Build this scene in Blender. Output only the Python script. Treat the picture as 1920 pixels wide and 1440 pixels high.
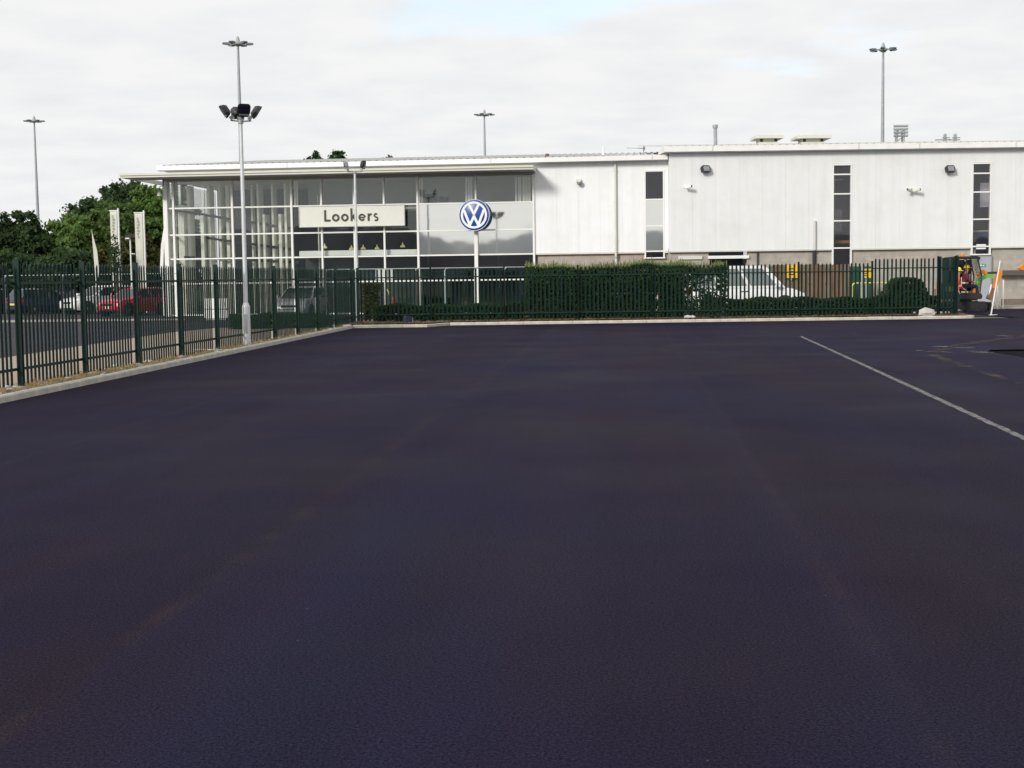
import bpy, math, random
from mathutils import Vector, Matrix

random.seed(7)
SC = bpy.context.scene
COL = SC.collection
for o in list(bpy.data.objects):
    bpy.data.objects.remove(o)
R = math.radians

# ------------------------------------------------------------------ camera
CAM_H = 1.78
F = 2600.0                      # focal length in pixels of the 1920 px photograph
PITCH = math.atan(202.5 / F)
ROLL = math.atan(0.0135)
fwd = Vector((0, math.cos(PITCH), -math.sin(PITCH)))
up0 = Vector((0, math.sin(PITCH), math.cos(PITCH)))
rt0 = Vector((1, 0, 0))
RT = rt0 * math.cos(ROLL) - up0 * math.sin(ROLL)
UP = up0 * math.cos(ROLL) + rt0 * math.sin(ROLL)
CAM = Vector((0, 0, CAM_H))
cam_data = bpy.data.cameras.new('camera')
cam = bpy.data.objects.new('camera', cam_data)
COL.objects.link(cam)
cam_data.sensor_width = 36
cam_data.lens = 36 * F / 1920
cam_data.clip_start = 0.1
cam_data.clip_end = 6000
m3 = Matrix((RT, UP, -fwd)).transposed()
cam.matrix_world = Matrix.Translation(CAM) @ m3.to_4x4()
SC.camera = cam

# ------------------------------------------------------------------ sky + sun
SUN_AZ = R(37)      # from straight behind the camera towards the left
SUN_EL = R(27)
sun_dir = Vector((-math.sin(SUN_AZ) * math.cos(SUN_EL), -math.cos(SUN_AZ) * math.cos(SUN_EL), math.sin(SUN_EL)))
W = bpy.data.worlds.new('World')
SC.world = W
W.use_nodes = True
nt = W.node_tree
for n in list(nt.nodes):
    nt.nodes.remove(n)
def nd(t, kind, **kw):
    n = t.nodes.new(kind)
    for k, v in kw.items():
        setattr(n, k, v)
    return n
out = nd(nt, 'ShaderNodeOutputWorld')
bg = nd(nt, 'ShaderNodeBackground')
bg.inputs['Strength'].default_value = 0.1
sky = nd(nt, 'ShaderNodeTexSky', sky_type='NISHITA')
sky.sun_disc = False
sky.sun_elevation = SUN_EL
sky.sun_rotation = math.atan2(sun_dir.x, sun_dir.y)
sky.air_density = 1.0
sky.dust_density = 2.0
geo = nd(nt, 'ShaderNodeTexCoord')
sep = nd(nt, 'ShaderNodeSeparateXYZ')
nt.links.new(geo.outputs['Generated'], sep.inputs[0])
def math_node(t, op, a, b=None, clamp=False):
    n = nd(t, 'ShaderNodeMath', operation=op)
    n.use_clamp = clamp
    for i, v in enumerate((a, b)):
        if v is None:
            continue
        if isinstance(v, (int, float)):
            n.inputs[i].default_value = v
        else:
            t.links.new(v, n.inputs[i])
    return n.outputs[0]
zc = math_node(nt, 'ADD', math_node(nt, 'MAXIMUM', sep.outputs['Z'], 0.0), 0.10)
cx = math_node(nt, 'DIVIDE', sep.outputs['X'], zc)
cy = math_node(nt, 'DIVIDE', sep.outputs['Y'], zc)
comb = nd(nt, 'ShaderNodeCombineXYZ')
nt.links.new(cx, comb.inputs[0]); nt.links.new(cy, comb.inputs[1])
noi = nd(nt, 'ShaderNodeTexNoise')
noi.inputs['Scale'].default_value = 1.6
noi.inputs['Detail'].default_value = 7
noi.inputs['Roughness'].default_value = 0.55
nt.links.new(comb.outputs[0], noi.inputs['Vector'])
noi2 = nd(nt, 'ShaderNodeTexNoise')
noi2.inputs['Scale'].default_value = 3.4
noi2.inputs['Detail'].default_value = 5
noi2.inputs['Roughness'].default_value = 0.5
nt.links.new(comb.outputs[0], noi2.inputs['Vector'])
# gaps in the cloud sheet open higher up, to the right of the view
ob = Vector((0.115, 1.0, 0.207)).normalized()
dotn = nd(nt, 'ShaderNodeVectorMath', operation='DISTANCE')
scl = nd(nt, 'ShaderNodeVectorMath', operation='MULTIPLY')
scl.inputs[1].default_value = (0.55, 1.0, 2.4)
nt.links.new(geo.outputs['Generated'], scl.inputs[0])
nt.links.new(scl.outputs[0], dotn.inputs[0])
dotn.inputs[1].default_value = (ob.x * 0.55, ob.y, ob.z * 2.4)
gap = nd(nt, 'ShaderNodeMapRange')
gap.inputs['From Min'].default_value = 0.0; gap.inputs['From Max'].default_value = 0.19
gap.inputs['To Min'].default_value = 0.34; gap.inputs['To Max'].default_value = 0.0
nt.links.new(dotn.outputs['Value'], gap.inputs['Value'])
cov = math_node(nt, 'SUBTRACT', noi.outputs['Fac'], gap.outputs[0])
cr = nd(nt, 'ShaderNodeValToRGB')
cr.color_ramp.elements[0].position = 0.16; cr.color_ramp.elements[0].color = (0.30, 0.30, 0.30, 1)
cr.color_ramp.elements[1].position = 0.33; cr.color_ramp.elements[1].color = (1, 1, 1, 1)
nt.links.new(cov, cr.inputs['Fac'])
cc = nd(nt, 'ShaderNodeValToRGB')
cc.color_ramp.elements[0].position = 0.30; cc.color_ramp.elements[0].color = (8.35, 8.45, 8.6, 1)
cc.color_ramp.elements[1].position = 0.62; cc.color_ramp.elements[1].color = (9.15, 9.15, 9.2, 1)
nt.links.new(noi2.outputs['Fac'], cc.inputs['Fac'])
# pale high-level veil over the clear sky
veil = nd(nt, 'ShaderNodeMixRGB', blend_type='ADD')
veil.inputs['Fac'].default_value = 1.0
veil.inputs['Color2'].default_value = (5.0, 5.8, 6.2, 1)
nt.links.new(sky.outputs[0], veil.inputs['Color1'])
mx = nd(nt, 'ShaderNodeMixRGB')
nt.links.new(cr.outputs['Color'], mx.inputs['Fac'])
nt.links.new(veil.outputs[0], mx.inputs['Color1'])
nt.links.new(cc.outputs['Color'], mx.inputs['Color2'])
nt.links.new(mx.outputs[0], bg.inputs['Color'])
nt.links.new(bg.outputs[0], out.inputs['Surface'])

sl = bpy.data.lights.new('sun', 'SUN')
sl.energy = 2.9
sl.angle = R(13.0)
sl.color = (1.0, 0.965, 0.90)
so = bpy.data.objects.new('sun', sl)
COL.objects.link(so)
so.rotation_euler = sun_dir.to_track_quat('Z', 'Y').to_euler()
so.location = (-30, -40, 40)

SC.view_settings.view_transform = 'Standard'
SC.view_settings.look = 'None'
SC.view_settings.exposure = 0.0
SC.view_settings.gamma = 1.0
SC.view_settings.use_curve_mapping = False
SC.cycles.max_bounces = 6
SC.cycles.transparent_max_bounces = 24
SC.cycles.use_denoising = True

# ------------------------------------------------------------------ pixel -> place
def ray(px, py):
    return fwd + RT * ((px - 960) / F) + UP * ((720 - py) / F)
def at(px, py, Y):
    d = ray(px, py)
    return CAM + d * (Y / d.y)
def ground(px, py, z=0.0):
    d = ray(px, py)
    return CAM + d * ((z - CAM_H) / d.z)
def X_at(px, Y, py=560):
    return at(px, py, Y).x

# ------------------------------------------------------------------ materials
MATS = {}
def lin(c):
    return tuple(((v / 255) / 12.92 if v / 255 <= 0.04045 else ((v / 255 + 0.055) / 1.055) ** 2.4) for v in c)
def mat(name, col, rough=0.6, metal=0.0, var=0.0, vscale=3.0, bump=0.0, bscale=40.0, spec=0.5, stretch=None, coat=0.0, emis=None):
    if name in MATS:
        return MATS[name]
    m = bpy.data.materials.new(name)
    m.use_nodes = True
    t = m.node_tree
    b = t.nodes['Principled BSDF']
    b.inputs['Roughness'].default_value = rough
    b.inputs['Metallic'].default_value = metal
    b.inputs['Specular IOR Level'].default_value = spec
    b.inputs['Coat Weight'].default_value = coat
    b.inputs['Base Color'].default_value = (*col, 1)
    if emis:
        b.inputs['Emission Color'].default_value = (*emis[0], 1)
        b.inputs['Emission Strength'].default_value = emis[1]
    if var > 0 or bump > 0:
        tc = nd(t, 'ShaderNodeTexCoord')
        mp = nd(t, 'ShaderNodeMapping')
        if stretch:
            mp.inputs['Scale'].default_value = stretch
        t.links.new(tc.outputs['Object'], mp.inputs['Vector'])
    if var > 0:
        n = nd(t, 'ShaderNodeTexNoise')
        n.inputs['Scale'].default_value = vscale
        n.inputs['Detail'].default_value = 6
        t.links.new(mp.outputs[0], n.inputs['Vector'])
        r = nd(t, 'ShaderNodeValToRGB')
        r.color_ramp.elements[0].position = 0.25
        r.color_ramp.elements[1].position = 0.75
        r.color_ramp.elements[0].color = (*[c * (1 - var) for c in col], 1)
        r.color_ramp.elements[1].color = (*[min(1, c * (1 + var)) for c in col], 1)
        t.links.new(n.outputs['Fac'], r.inputs['Fac'])
        t.links.new(r.outputs['Color'], b.inputs['Base Color'])
    if bump > 0:
        n = nd(t, 'ShaderNodeTexNoise')
        n.inputs['Scale'].default_value = bscale
        n.inputs['Detail'].default_value = 4
        t.links.new(mp.outputs[0], n.inputs['Vector'])
        bp = nd(t, 'ShaderNodeBump')
        bp.inputs['Strength'].default_value = bump
        bp.inputs['Distance'].default_value = 0.02
        t.links.new(n.outputs['Fac'], bp.inputs['Height'])
        t.links.new(bp.outputs[0], b.inputs['Normal'])
    MATS[name] = m
    return m

def glass_mat(name, tint, refl, rough=0.02):
    m = bpy.data.materials.new(name)
    m.use_nodes = True
    t = m.node_tree
    for n in list(t.nodes):
        t.nodes.remove(n)
    o = nd(t, 'ShaderNodeOutputMaterial')
    tr = nd(t, 'ShaderNodeBsdfTransparent'); tr.inputs[0].default_value = (*tint, 1)
    gl = nd(t, 'ShaderNodeBsdfGlossy'); gl.inputs['Roughness'].default_value = rough
    gl.inputs['Color'].default_value = (0.95, 0.97, 0.96, 1)
    tcg = nd(t, 'ShaderNodeTexCoord')
    ng = nd(t, 'ShaderNodeTexNoise'); ng.inputs['Scale'].default_value = 0.7; ng.inputs['Detail'].default_value = 1
    t.links.new(tcg.outputs['Object'], ng.inputs['Vector'])
    bg_ = nd(t, 'ShaderNodeBump'); bg_.inputs['Strength'].default_value = 0.10; bg_.inputs['Distance'].default_value = 0.05
    t.links.new(ng.outputs['Fac'], bg_.inputs['Height']); t.links.new(bg_.outputs[0], gl.inputs['Normal'])
    lw = nd(t, 'ShaderNodeLayerWeight'); lw.inputs['Blend'].default_value = 0.5
    mr = nd(t, 'ShaderNodeMapRange')
    mr.inputs['To Min'].default_value = refl; mr.inputs['To Max'].default_value = 0.95
    pw = math_node(t, 'POWER', lw.outputs['Facing'], 4.0)
    t.links.new(pw, mr.inputs['Value'])
    mx = nd(t, 'ShaderNodeMixShader')
    t.links.new(mr.outputs[0], mx.inputs[0]); t.links.new(tr.outputs[0], mx.inputs[1]); t.links.new(gl.outputs[0], mx.inputs[2])
    t.links.new(mx.outputs[0], o.inputs['Surface'])
    MATS[name] = m
    return m

def spandrel_mat(name, col, refl):
    m = bpy.data.materials.new(name)
    m.use_nodes = True
    t = m.node_tree
    for n in list(t.nodes):
        t.nodes.remove(n)
    o = nd(t, 'ShaderNodeOutputMaterial')
    df = nd(t, 'ShaderNodeBsdfDiffuse'); df.inputs[0].default_value = (*col, 1)
    gl = nd(t, 'ShaderNodeBsdfGlossy'); gl.inputs['Roughness'].default_value = 0.03
    gl.inputs['Color'].default_value = (0.95, 0.95, 0.88, 1)
    tc = nd(t, 'ShaderNodeTexCoord')
    n = nd(t, 'ShaderNodeTexNoise'); n.inputs['Scale'].default_value = 0.8; n.inputs['Detail'].default_value = 1
    t.links.new(tc.outputs['Object'], n.inputs['Vector'])
    bp = nd(t, 'ShaderNodeBump'); bp.inputs['Strength'].default_value = 0.05; bp.inputs['Distance'].default_value = 0.05
    t.links.new(n.outputs['Fac'], bp.inputs['Height'])
    t.links.new(bp.outputs[0], gl.inputs['Normal'])
    mx = nd(t, 'ShaderNodeMixShader'); mx.inputs[0].default_value = refl
    t.links.new(df.outputs[0], mx.inputs[1]); t.links.new(gl.outputs[0], mx.inputs[2])
    t.links.new(mx.outputs[0], o.inputs['Surface'])
    MATS[name] = m
    return m

def leaf_mat(name, dark, light, transl=0.35):
    m = bpy.data.materials.new(name)
    m.use_nodes = True
    t = m.node_tree
    for n in list(t.nodes):
        t.nodes.remove(n)
    o = nd(t, 'ShaderNodeOutputMaterial')
    g = nd(t, 'ShaderNodeNewGeometry')
    tc = nd(t, 'ShaderNodeTexCoord')
    n = nd(t, 'ShaderNodeTexNoise'); n.inputs['Scale'].default_value = 0.55; n.inputs['Detail'].default_value = 3
    t.links.new(tc.outputs['Object'], n.inputs['Vector'])
    s = math_node(t, 'ADD', math_node(t, 'MULTIPLY', g.outputs['Random Per Island'], 0.55), math_node(t, 'MULTIPLY', n.outputs['Fac'], 0.5))
    r = nd(t, 'ShaderNodeValToRGB')
    r.color_ramp.elements[0].position = 0.2; r.color_ramp.elements[1].position = 0.85
    r.color_ramp.elements[0].color = (*dark, 1); r.color_ramp.elements[1].color = (*light, 1)
    t.links.new(s, r.inputs['Fac'])
    d = nd(t, 'ShaderNodeBsdfDiffuse'); tl = nd(t, 'ShaderNodeBsdfTranslucent')
    t.links.new(r.outputs[0], d.inputs[0]); t.links.new(r.outputs[0], tl.inputs[0])
    mx = nd(t, 'ShaderNodeMixShader'); mx.inputs[0].default_value = transl
    t.links.new(d.outputs[0], mx.inputs[1]); t.links.new(tl.outputs[0], mx.inputs[2])
    t.links.new(mx.outputs[0], o.inputs['Surface'])
    MATS[name] = m
    return m

def asphalt_mat(name, base, seams=True):
    m = bpy.data.materials.new(name)
    m.use_nodes = True
    t = m.node_tree
    b = t.nodes['Principled BSDF']
    b.inputs['Specular IOR Level'].default_value = 0.1
    b.inputs['Specular Tint'].default_value = (0.62, 0.60, 1.0, 1)
    tc = nd(t, 'ShaderNodeTexCoord')
    mp = nd(t, 'ShaderNodeMapping')
    mp.inputs['Rotation'].default_value = (0, 0, math.atan(0.085))
    t.links.new(tc.outputs['Object'], mp.inputs['Vector'])
    fine = nd(t, 'ShaderNodeTexNoise'); fine.inputs['Scale'].default_value = 95; fine.inputs['Detail'].default_value = 3
    fine.inputs['Roughness'].default_value = 0.7
    t.links.new(mp.outputs[0], fine.inputs['Vector'])
    vor = nd(t, 'ShaderNodeTexVoronoi'); vor.inputs['Scale'].default_value = 110
    t.links.new(mp.outputs[0], vor.inputs['Vector'])
    big = nd(t, 'ShaderNodeTexNoise'); big.inputs['Scale'].default_value = 0.35; big.inputs['Detail'].default_value = 5
    t.links.new(mp.outputs[0], big.inputs['Vector'])
    # roller streaks run along the lay direction
    st = nd(t, 'ShaderNodeMapping'); st.inputs['Scale'].default_value = (1.3, 0.035, 1)
    t.links.new(mp.outputs[0], st.inputs['Vector'])
    stn = nd(t, 'ShaderNodeTexNoise'); stn.inputs['Scale'].default_value = 1.0; stn.inputs['Detail'].default_value = 4
    t.links.new(st.outputs[0], stn.inputs['Vector'])
    f1 = nd(t, 'ShaderNodeMapRange'); f1.inputs['From Min'].default_value = 0.3; f1.inputs['From Max'].default_value = 0.7
    f1.inputs['To Min'].default_value = 0.35; f1.inputs['To Max'].default_value = 1.75
    t.links.new(fine.outputs['Fac'], f1.inputs['Value'])
    f2 = nd(t, 'ShaderNodeMapRange'); f2.inputs['From Min'].default_value = 0.3; f2.inputs['From Max'].default_value = 0.7
    f2.inputs['To Min'].default_value = 0.8; f2.inputs['To Max'].default_value = 1.22
    t.links.new(big.outputs['Fac'], f2.inputs['Value'])
    f3 = nd(t, 'ShaderNodeMapRange'); f3.inputs['From Min'].default_value = 0.3; f3.inputs['From Max'].default_value = 0.7
    f3.inputs['To Min'].default_value = 0.84; f3.inputs['To Max'].default_value = 1.18
    t.links.new(stn.outputs['Fac'], f3.inputs['Value'])
    mid = nd(t, 'ShaderNodeTexNoise'); mid.inputs['Scale'].default_value = 58; mid.inputs['Detail'].default_value = 4; mid.inputs['Roughness'].default_value = 0.75
    t.links.new(mp.outputs[0], mid.inputs['Vector'])
    f4 = nd(t, 'ShaderNodeMapRange'); f4.inputs['From Min'].default_value = 0.36; f4.inputs['From Max'].default_value = 0.64
    f4.inputs['To Min'].default_value = 0.58; f4.inputs['To Max'].default_value = 1.45
    t.links.new(mid.outputs['Fac'], f4.inputs['Value'])
    # paver lanes 3.65 m wide differ a little
    spl = nd(t, 'ShaderNodeSeparateXYZ'); t.links.new(mp.outputs[0], spl.inputs[0])
    lane = math_node(t, 'FLOOR', math_node(t, 'DIVIDE', math_node(t, 'ADD', spl.outputs['X'], 2.45), 3.65))
    wn = nd(t, 'ShaderNodeTexWhiteNoise', noise_dimensions='1D'); t.links.new(lane, wn.inputs['W'])
    f5 = math_node(t, 'ADD', math_node(t, 'MULTIPLY', wn.outputs['Value'], 0.22), 0.89)
    fac = math_node(t, 'MULTIPLY', math_node(t, 'MULTIPLY', f1.outputs[0], f2.outputs[0]), f3.outputs[0])
    fac = math_node(t, 'MULTIPLY', math_node(t, 'MULTIPLY', fac, f4.outputs[0]), f5)
    # hue wanders between blue-black and brown-black
    hn = nd(t, 'ShaderNodeTexNoise'); hn.inputs['Scale'].default_value = 0.8; hn.inputs['Detail'].default_value = 6
    hn.inputs['Roughness'].default_value = 0.7
    st2 = nd(t, 'ShaderNodeMapping'); st2.inputs['Scale'].default_value = (0.55, 0.10, 1); st2.inputs['Location'].default_value = (4.3, 1.2, 0)
    t.links.new(mp.outputs[0], st2.inputs['Vector'])
    t.links.new(st2.outputs[0], hn.inputs['Vector'])
    hr = nd(t, 'ShaderNodeValToRGB')
    hn2 = nd(t, 'ShaderNodeTexNoise'); hn2.inputs['Scale'].default_value = 0.11; hn2.inputs['Detail'].default_value = 3
    t.links.new(mp.outputs[0], hn2.inputs['Vector'])
    hmix = math_node(t, 'ADD', math_node(t, 'MULTIPLY', hn.outputs['Fac'], 0.55), math_node(t, 'MULTIPLY', hn2.outputs['Fac'], 0.45))
    tr_ = nd(t, 'ShaderNodeValToRGB')
    tr_.color_ramp.elements[0].position = 0.40; tr_.color_ramp.elements[0].color = (0.48, 0.56, 1.0, 1)
    tr_.color_ramp.elements[1].position = 0.60; tr_.color_ramp.elements[1].color = (0.76, 0.54, 0.72, 1)
    t.links.new(hmix, tr_.inputs['Fac']); t.links.new(tr_.outputs[0], b.inputs['Specular Tint'])
    hr.color_ramp.elements[0].position = 0.40; hr.color_ramp.elements[0].color = (base[0], base[1], base[2], 1)
    hr.color_ramp.elements[1].position = 0.60; hr.color_ramp.elements[1].color = (base[0] * 1.35, base[1] * 0.95, base[2] * 0.72, 1)
    t.links.new(hmix, hr.inputs['Fac'])
    src = hr.outputs['Color']
    if seams:
        sp = nd(t, 'ShaderNodeSeparateXYZ'); t.links.new(mp.outputs[0], sp.inputs[0])
        wob = math_node(t, 'MULTIPLY', stn.outputs['Fac'], 0.10)
        x = math_node(t, 'ADD', sp.outputs['X'], wob)
        tot = None
        for c, wd, k in ((-2.45, 0.11, 0.62), (1.2, 0.10, 0.34), (-6.1, 0.08, 0.55), (4.85, .06, .3)):
            d = math_node(t, 'ABSOLUTE', math_node(t, 'SUBTRACT', x, c))
            s = math_node(t, 'MULTIPLY', math_node(t, 'SUBTRACT', 1.0, math_node(t, 'DIVIDE', d, wd), True), k)
            tot = s if tot is None else math_node(t, 'MAXIMUM', tot, s)
        brk = nd(t, 'ShaderNodeTexNoise'); brk.inputs['Scale'].default_value = 1.7; brk.inputs['Detail'].default_value = 5
        t.links.new(mp.outputs[0], brk.inputs['Vector'])
        br = nd(t, 'ShaderNodeMapRange'); br.inputs['From Min'].default_value = 0.38; br.inputs['From Max'].default_value = 0.62
        t.links.new(brk.outputs['Fac'], br.inputs['Value'])
        tot = math_node(t, 'MULTIPLY', tot, br.outputs[0])
        ms = nd(t, 'ShaderNodeMixRGB'); ms.inputs['Color2'].default_value = (base[0] * 3.0, base[1] * 2.3, base[2] * 0.95, 1)
        t.links.new(tot, ms.inputs['Fac']); t.links.new(src, ms.inputs['Color1'])
        src = ms.outputs[0]
    gr = math_node(t, 'MULTIPLY', math_node(t, 'MULTIPLY', f1.outputs[0], f4.outputs[0]), 0.105)
    t.links.new(gr, b.inputs['Specular IOR Level'])
    mul = nd(t, 'ShaderNodeVectorMath', operation='SCALE')
    t.links.new(src, mul.inputs[0]); t.links.new(fac, mul.inputs['Scale'])
    # the odd pale chip of stone
    chip = nd(t, 'ShaderNodeTexVoronoi'); chip.inputs['Scale'].default_value = 3.1
    t.links.new(mp.outputs[0], chip.inputs['Vector'])
    cf = math_node(t, 'MULTIPLY', math_node(t, 'LESS_THAN', chip.outputs['Distance'], 0.018), 0.5)
    mc = nd(t, 'ShaderNodeMixRGB'); mc.inputs['Color2'].default_value = (0.16, 0.15, 0.15, 1)
    t.links.new(cf, mc.inputs['Fac']); t.links.new(mul.outputs[0], mc.inputs['Color1'])
    t.links.new(mc.outputs[0], b.inputs['Base Color'])
    rr = nd(t, 'ShaderNodeMapRange'); rr.inputs['From Min'].default_value = 0.3; rr.inputs['From Max'].default_value = 0.7
    rr.inputs['To Min'].default_value = 0.72; rr.inputs['To Max'].default_value = 0.92
    t.links.new(big.outputs['Fac'], rr.inputs['Value'])
    t.links.new(rr.outputs[0], b.inputs['Roughness'])
    bp = nd(t, 'ShaderNodeBump'); bp.inputs['Strength'].default_value = 0.75; bp.inputs['Distance'].default_value = 0.006
    hh = math_node(t, 'ADD', math_node(t, 'ADD', fine.outputs['Fac'], math_node(t, 'MULTIPLY', vor.outputs['Distance'], 0.5)), math_node(t, 'MULTIPLY', mid.outputs['Fac'], 1.2))
    t.links.new(hh, bp.inputs['Height']); t.links.new(bp.outputs[0], b.inputs['Normal'])
    MATS[name] = m
    return m

def clad_mat(name, col):
    """white painted cladding with faint run-down dirt streaks"""
    m = mat(name, col, 0.45)
    t = m.node_tree
    b = t.nodes['Principled BSDF']
    tc = nd(t, 'ShaderNodeTexCoord')
    mp = nd(t, 'ShaderNodeMapping'); mp.inputs['Scale'].default_value = (3.0, 3.0, 0.16)
    t.links.new(tc.outputs['Object'], mp.inputs['Vector'])
    n = nd(t, 'ShaderNodeTexNoise'); n.inputs['Scale'].default_value = 1.0; n.inputs['Detail'].default_value = 6; n.inputs['Roughness'].default_value = 0.6
    t.links.new(mp.outputs[0], n.inputs['Vector'])
    r = nd(t, 'ShaderNodeValToRGB')
    r.color_ramp.elements[0].position = 0.30; r.color_ramp.elements[0].color = (col[0] * .93, col[1] * .93, col[2] * .92, 1)
    r.color_ramp.elements[1].position = 0.60; r.color_ramp.elements[1].color = (*col, 1)
    t.links.new(n.outputs['Fac'], r.inputs['Fac'])
    n2 = nd(t, 'ShaderNodeTexNoise'); n2.inputs['Scale'].default_value = 0.9; n2.inputs['Detail'].default_value = 8; n2.inputs['Roughness'].default_value = 0.65
    t.links.new(tc.outputs['Object'], n2.inputs['Vector'])
    r2 = nd(t, 'ShaderNodeValToRGB')
    r2.color_ramp.elements[0].position = 0.28; r2.color_ramp.elements[0].color = (0.93, 0.935, 0.915, 1)
    r2.color_ramp.elements[1].position = 0.55; r2.color_ramp.elements[1].color = (1, 1, 1, 1)
    t.links.new(n2.outputs['Fac'], r2.inputs['Fac'])
    mm = nd(t, 'ShaderNodeMixRGB', blend_type='MULTIPLY'); mm.inputs['Fac'].default_value = 1.0
    t.links.new(r.outputs[0], mm.inputs['Color1']); t.links.new(r2.outputs[0], mm.inputs['Color2'])
    t.links.new(mm.outputs[0], b.inputs['Base Color'])
    return m

def block_mat(name, c1, c2, mortar):
    m = mat(name, c1, 0.85)
    t = m.node_tree
    b = t.nodes['Principled BSDF']
    tc = nd(t, 'ShaderNodeTexCoord')
    sp = nd(t, 'ShaderNodeSeparateXYZ'); t.links.new(tc.outputs['Object'], sp.inputs[0])
    cb = nd(t, 'ShaderNodeCombineXYZ')
    t.links.new(sp.outputs['X'], cb.inputs[0]); t.links.new(sp.outputs['Z'], cb.inputs[1])
    br = nd(t, 'ShaderNodeTexBrick')
    br.inputs['Scale'].default_value = 1.0
    br.inputs['Brick Width'].default_value = 0.45; br.inputs['Row Height'].default_value = 0.225
    br.inputs['Mortar Size'].default_value = 0.008
    br.inputs['Color1'].default_value = (*c1, 1); br.inputs['Color2'].default_value = (*c2, 1); br.inputs['Mortar'].default_value = (*mortar, 1)
    t.links.new(cb.outputs[0], br.inputs['Vector'])
    n2 = nd(t, 'ShaderNodeTexNoise'); n2.inputs['Scale'].default_value = 2.5; n2.inputs['Detail'].default_value = 8; n2.inputs['Roughness'].default_value = 0.7
    t.links.new(tc.outputs['Object'], n2.inputs['Vector'])
    r2 = nd(t, 'ShaderNodeValToRGB')
    r2.color_ramp.elements[0].position = 0.3; r2.color_ramp.elements[0].color = (0.72, 0.72, 0.7, 1)
    r2.color_ramp.elements[1].position = 0.65; r2.color_ramp.elements[1].color = (1, 1, 1, 1)
    t.links.new(n2.outputs['Fac'], r2.inputs['Fac'])
    mm = nd(t, 'ShaderNodeMixRGB', blend_type='MULTIPLY'); mm.inputs['Fac'].default_value = 1.0
    t.links.new(br.outputs['Color'], mm.inputs['Color1']); t.links.new(r2.outputs[0], mm.inputs['Color2'])
    t.links.new(mm.outputs[0], b.inputs['Base Color'])
    return m

def worn_paint_mat(name, col, amount, scale=3.0):
    m = bpy.data.materials.new(name)
    m.use_nodes = True
    t = m.node_tree
    for n in list(t.nodes):
        t.nodes.remove(n)
    o = nd(t, 'ShaderNodeOutputMaterial')
    tc = nd(t, 'ShaderNodeTexCoord')
    n = nd(t, 'ShaderNodeTexNoise'); n.inputs['Scale'].default_value = scale; n.inputs['Detail'].default_value = 9; n.inputs['Roughness'].default_value = 0.75
    t.links.new(tc.outputs['Object'], n.inputs['Vector'])
    r = nd(t, 'ShaderNodeValToRGB')
    r.color_ramp.elements[0].position = 0.62 - amount * 0.45; r.color_ramp.elements[0].color = (0, 0, 0, 1)
    r.color_ramp.elements[1].position = 0.82 - amount * 0.45; r.color_ramp.elements[1].color = (1, 1, 1, 1)
    t.links.new(n.outputs['Fac'], r.inputs['Fac'])
    d = nd(t, 'ShaderNodeBsdfDiffuse'); d.inputs[0].default_value = (*col, 1)
    tr = nd(t, 'ShaderNodeBsdfTransparent')
    mx = nd(t, 'ShaderNodeMixShader')
    t.links.new(r.outputs[0], mx.inputs[0]); t.links.new(tr.outputs[0], mx.inputs[1]); t.links.new(d.outputs[0], mx.inputs[2])
    t.links.new(mx.outputs[0], o.inputs['Surface'])
    MATS[name] = m
    return m

M_ASPH = asphalt_mat('new_asphalt', (0.0088, 0.0073, 0.0228))
M_ROAD = asphalt_mat('yard_asphalt', (0.040, 0.042, 0.056), seams=False)
M_PATCH = mat('trench_black', (0.003, 0.0022, 0.004), 0.9, bump=0.5, bscale=60, spec=0.05)  # near-black tone for the trench, in place of real depth
M_SOIL = mat('soil', (0.26, 0.185, 0.11), 0.95, var=0.45, vscale=2.5, bump=0.9, bscale=14)
M_BARK = mat('bark_soil', (0.11, 0.06, 0.035), 0.95, var=0.5, vscale=3.5, bump=0.9, bscale=14)
M_GRAVEL = mat('pink_gravel', (0.34, 0.27, 0.215), 0.95, var=0.3, vscale=9, bump=0.8, bscale=40)
M_GROUND = mat('rough_ground', (0.085, 0.09, 0.05), 0.95, var=0.4, vscale=0.3, bump=0.4, bscale=3)
M_PAVE = mat('pale_paving', (0.27, 0.26, 0.23), 0.9, var=0.25, vscale=1.5)
M_KERB = mat('kerb_concrete_shaded', (0.42, 0.40, 0.35), 0.9, var=0.22, vscale=4, bump=0.4, bscale=50)  # shaded copy of the kerb concrete, for the left kerb
M_KERB2 = mat('kerb_concrete_lit', (0.50, 0.465, 0.38), 0.9, var=0.2, vscale=4, bump=0.4, bscale=50)  # sunlit copy of the same concrete, for kerbs facing the camera
M_FENCE = mat('green_powder_coat', (0.006, 0.0255, 0.0208), 0.5, var=0.2, vscale=5, spec=0.25)
M_GALV = mat('galvanised', (0.42, 0.44, 0.45), 0.45, 0.6, var=0.15, vscale=6)
M_GALVD = mat('dull_galvanised', (0.34, 0.36, 0.37), 0.6, 0.3, var=0.15, vscale=3)
M_WHITE = mat('white_paint', (0.80, 0.80, 0.77), 0.4, var=0.05, vscale=2)
M_CREAM = mat('cream_paint', (0.62, 0.62, 0.54), 0.5, var=0.06, vscale=2)
M_CLAD = clad_mat('white_cladding', (0.84, 0.845, 0.85))
M_CLADR = clad_mat('white_cladding_grey', (0.775, 0.785, 0.785))
M_BLOCK = block_mat('buff_blockwork', (0.45, 0.41, 0.36), (0.41, 0.375, 0.33), (0.36, 0.335, 0.295))
M_BLOCK2 = block_mat('pink_blockwork', (0.46, 0.39, 0.335), (0.43, 0.365, 0.315), (0.38, 0.335, 0.29))
M_ROOF = mat('roof_sheet', (0.45, 0.45, 0.43), 0.5, var=0.15, vscale=1)
M_SOFFIT = mat('soffit', (0.40, 0.38, 0.36), 0.6)
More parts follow.
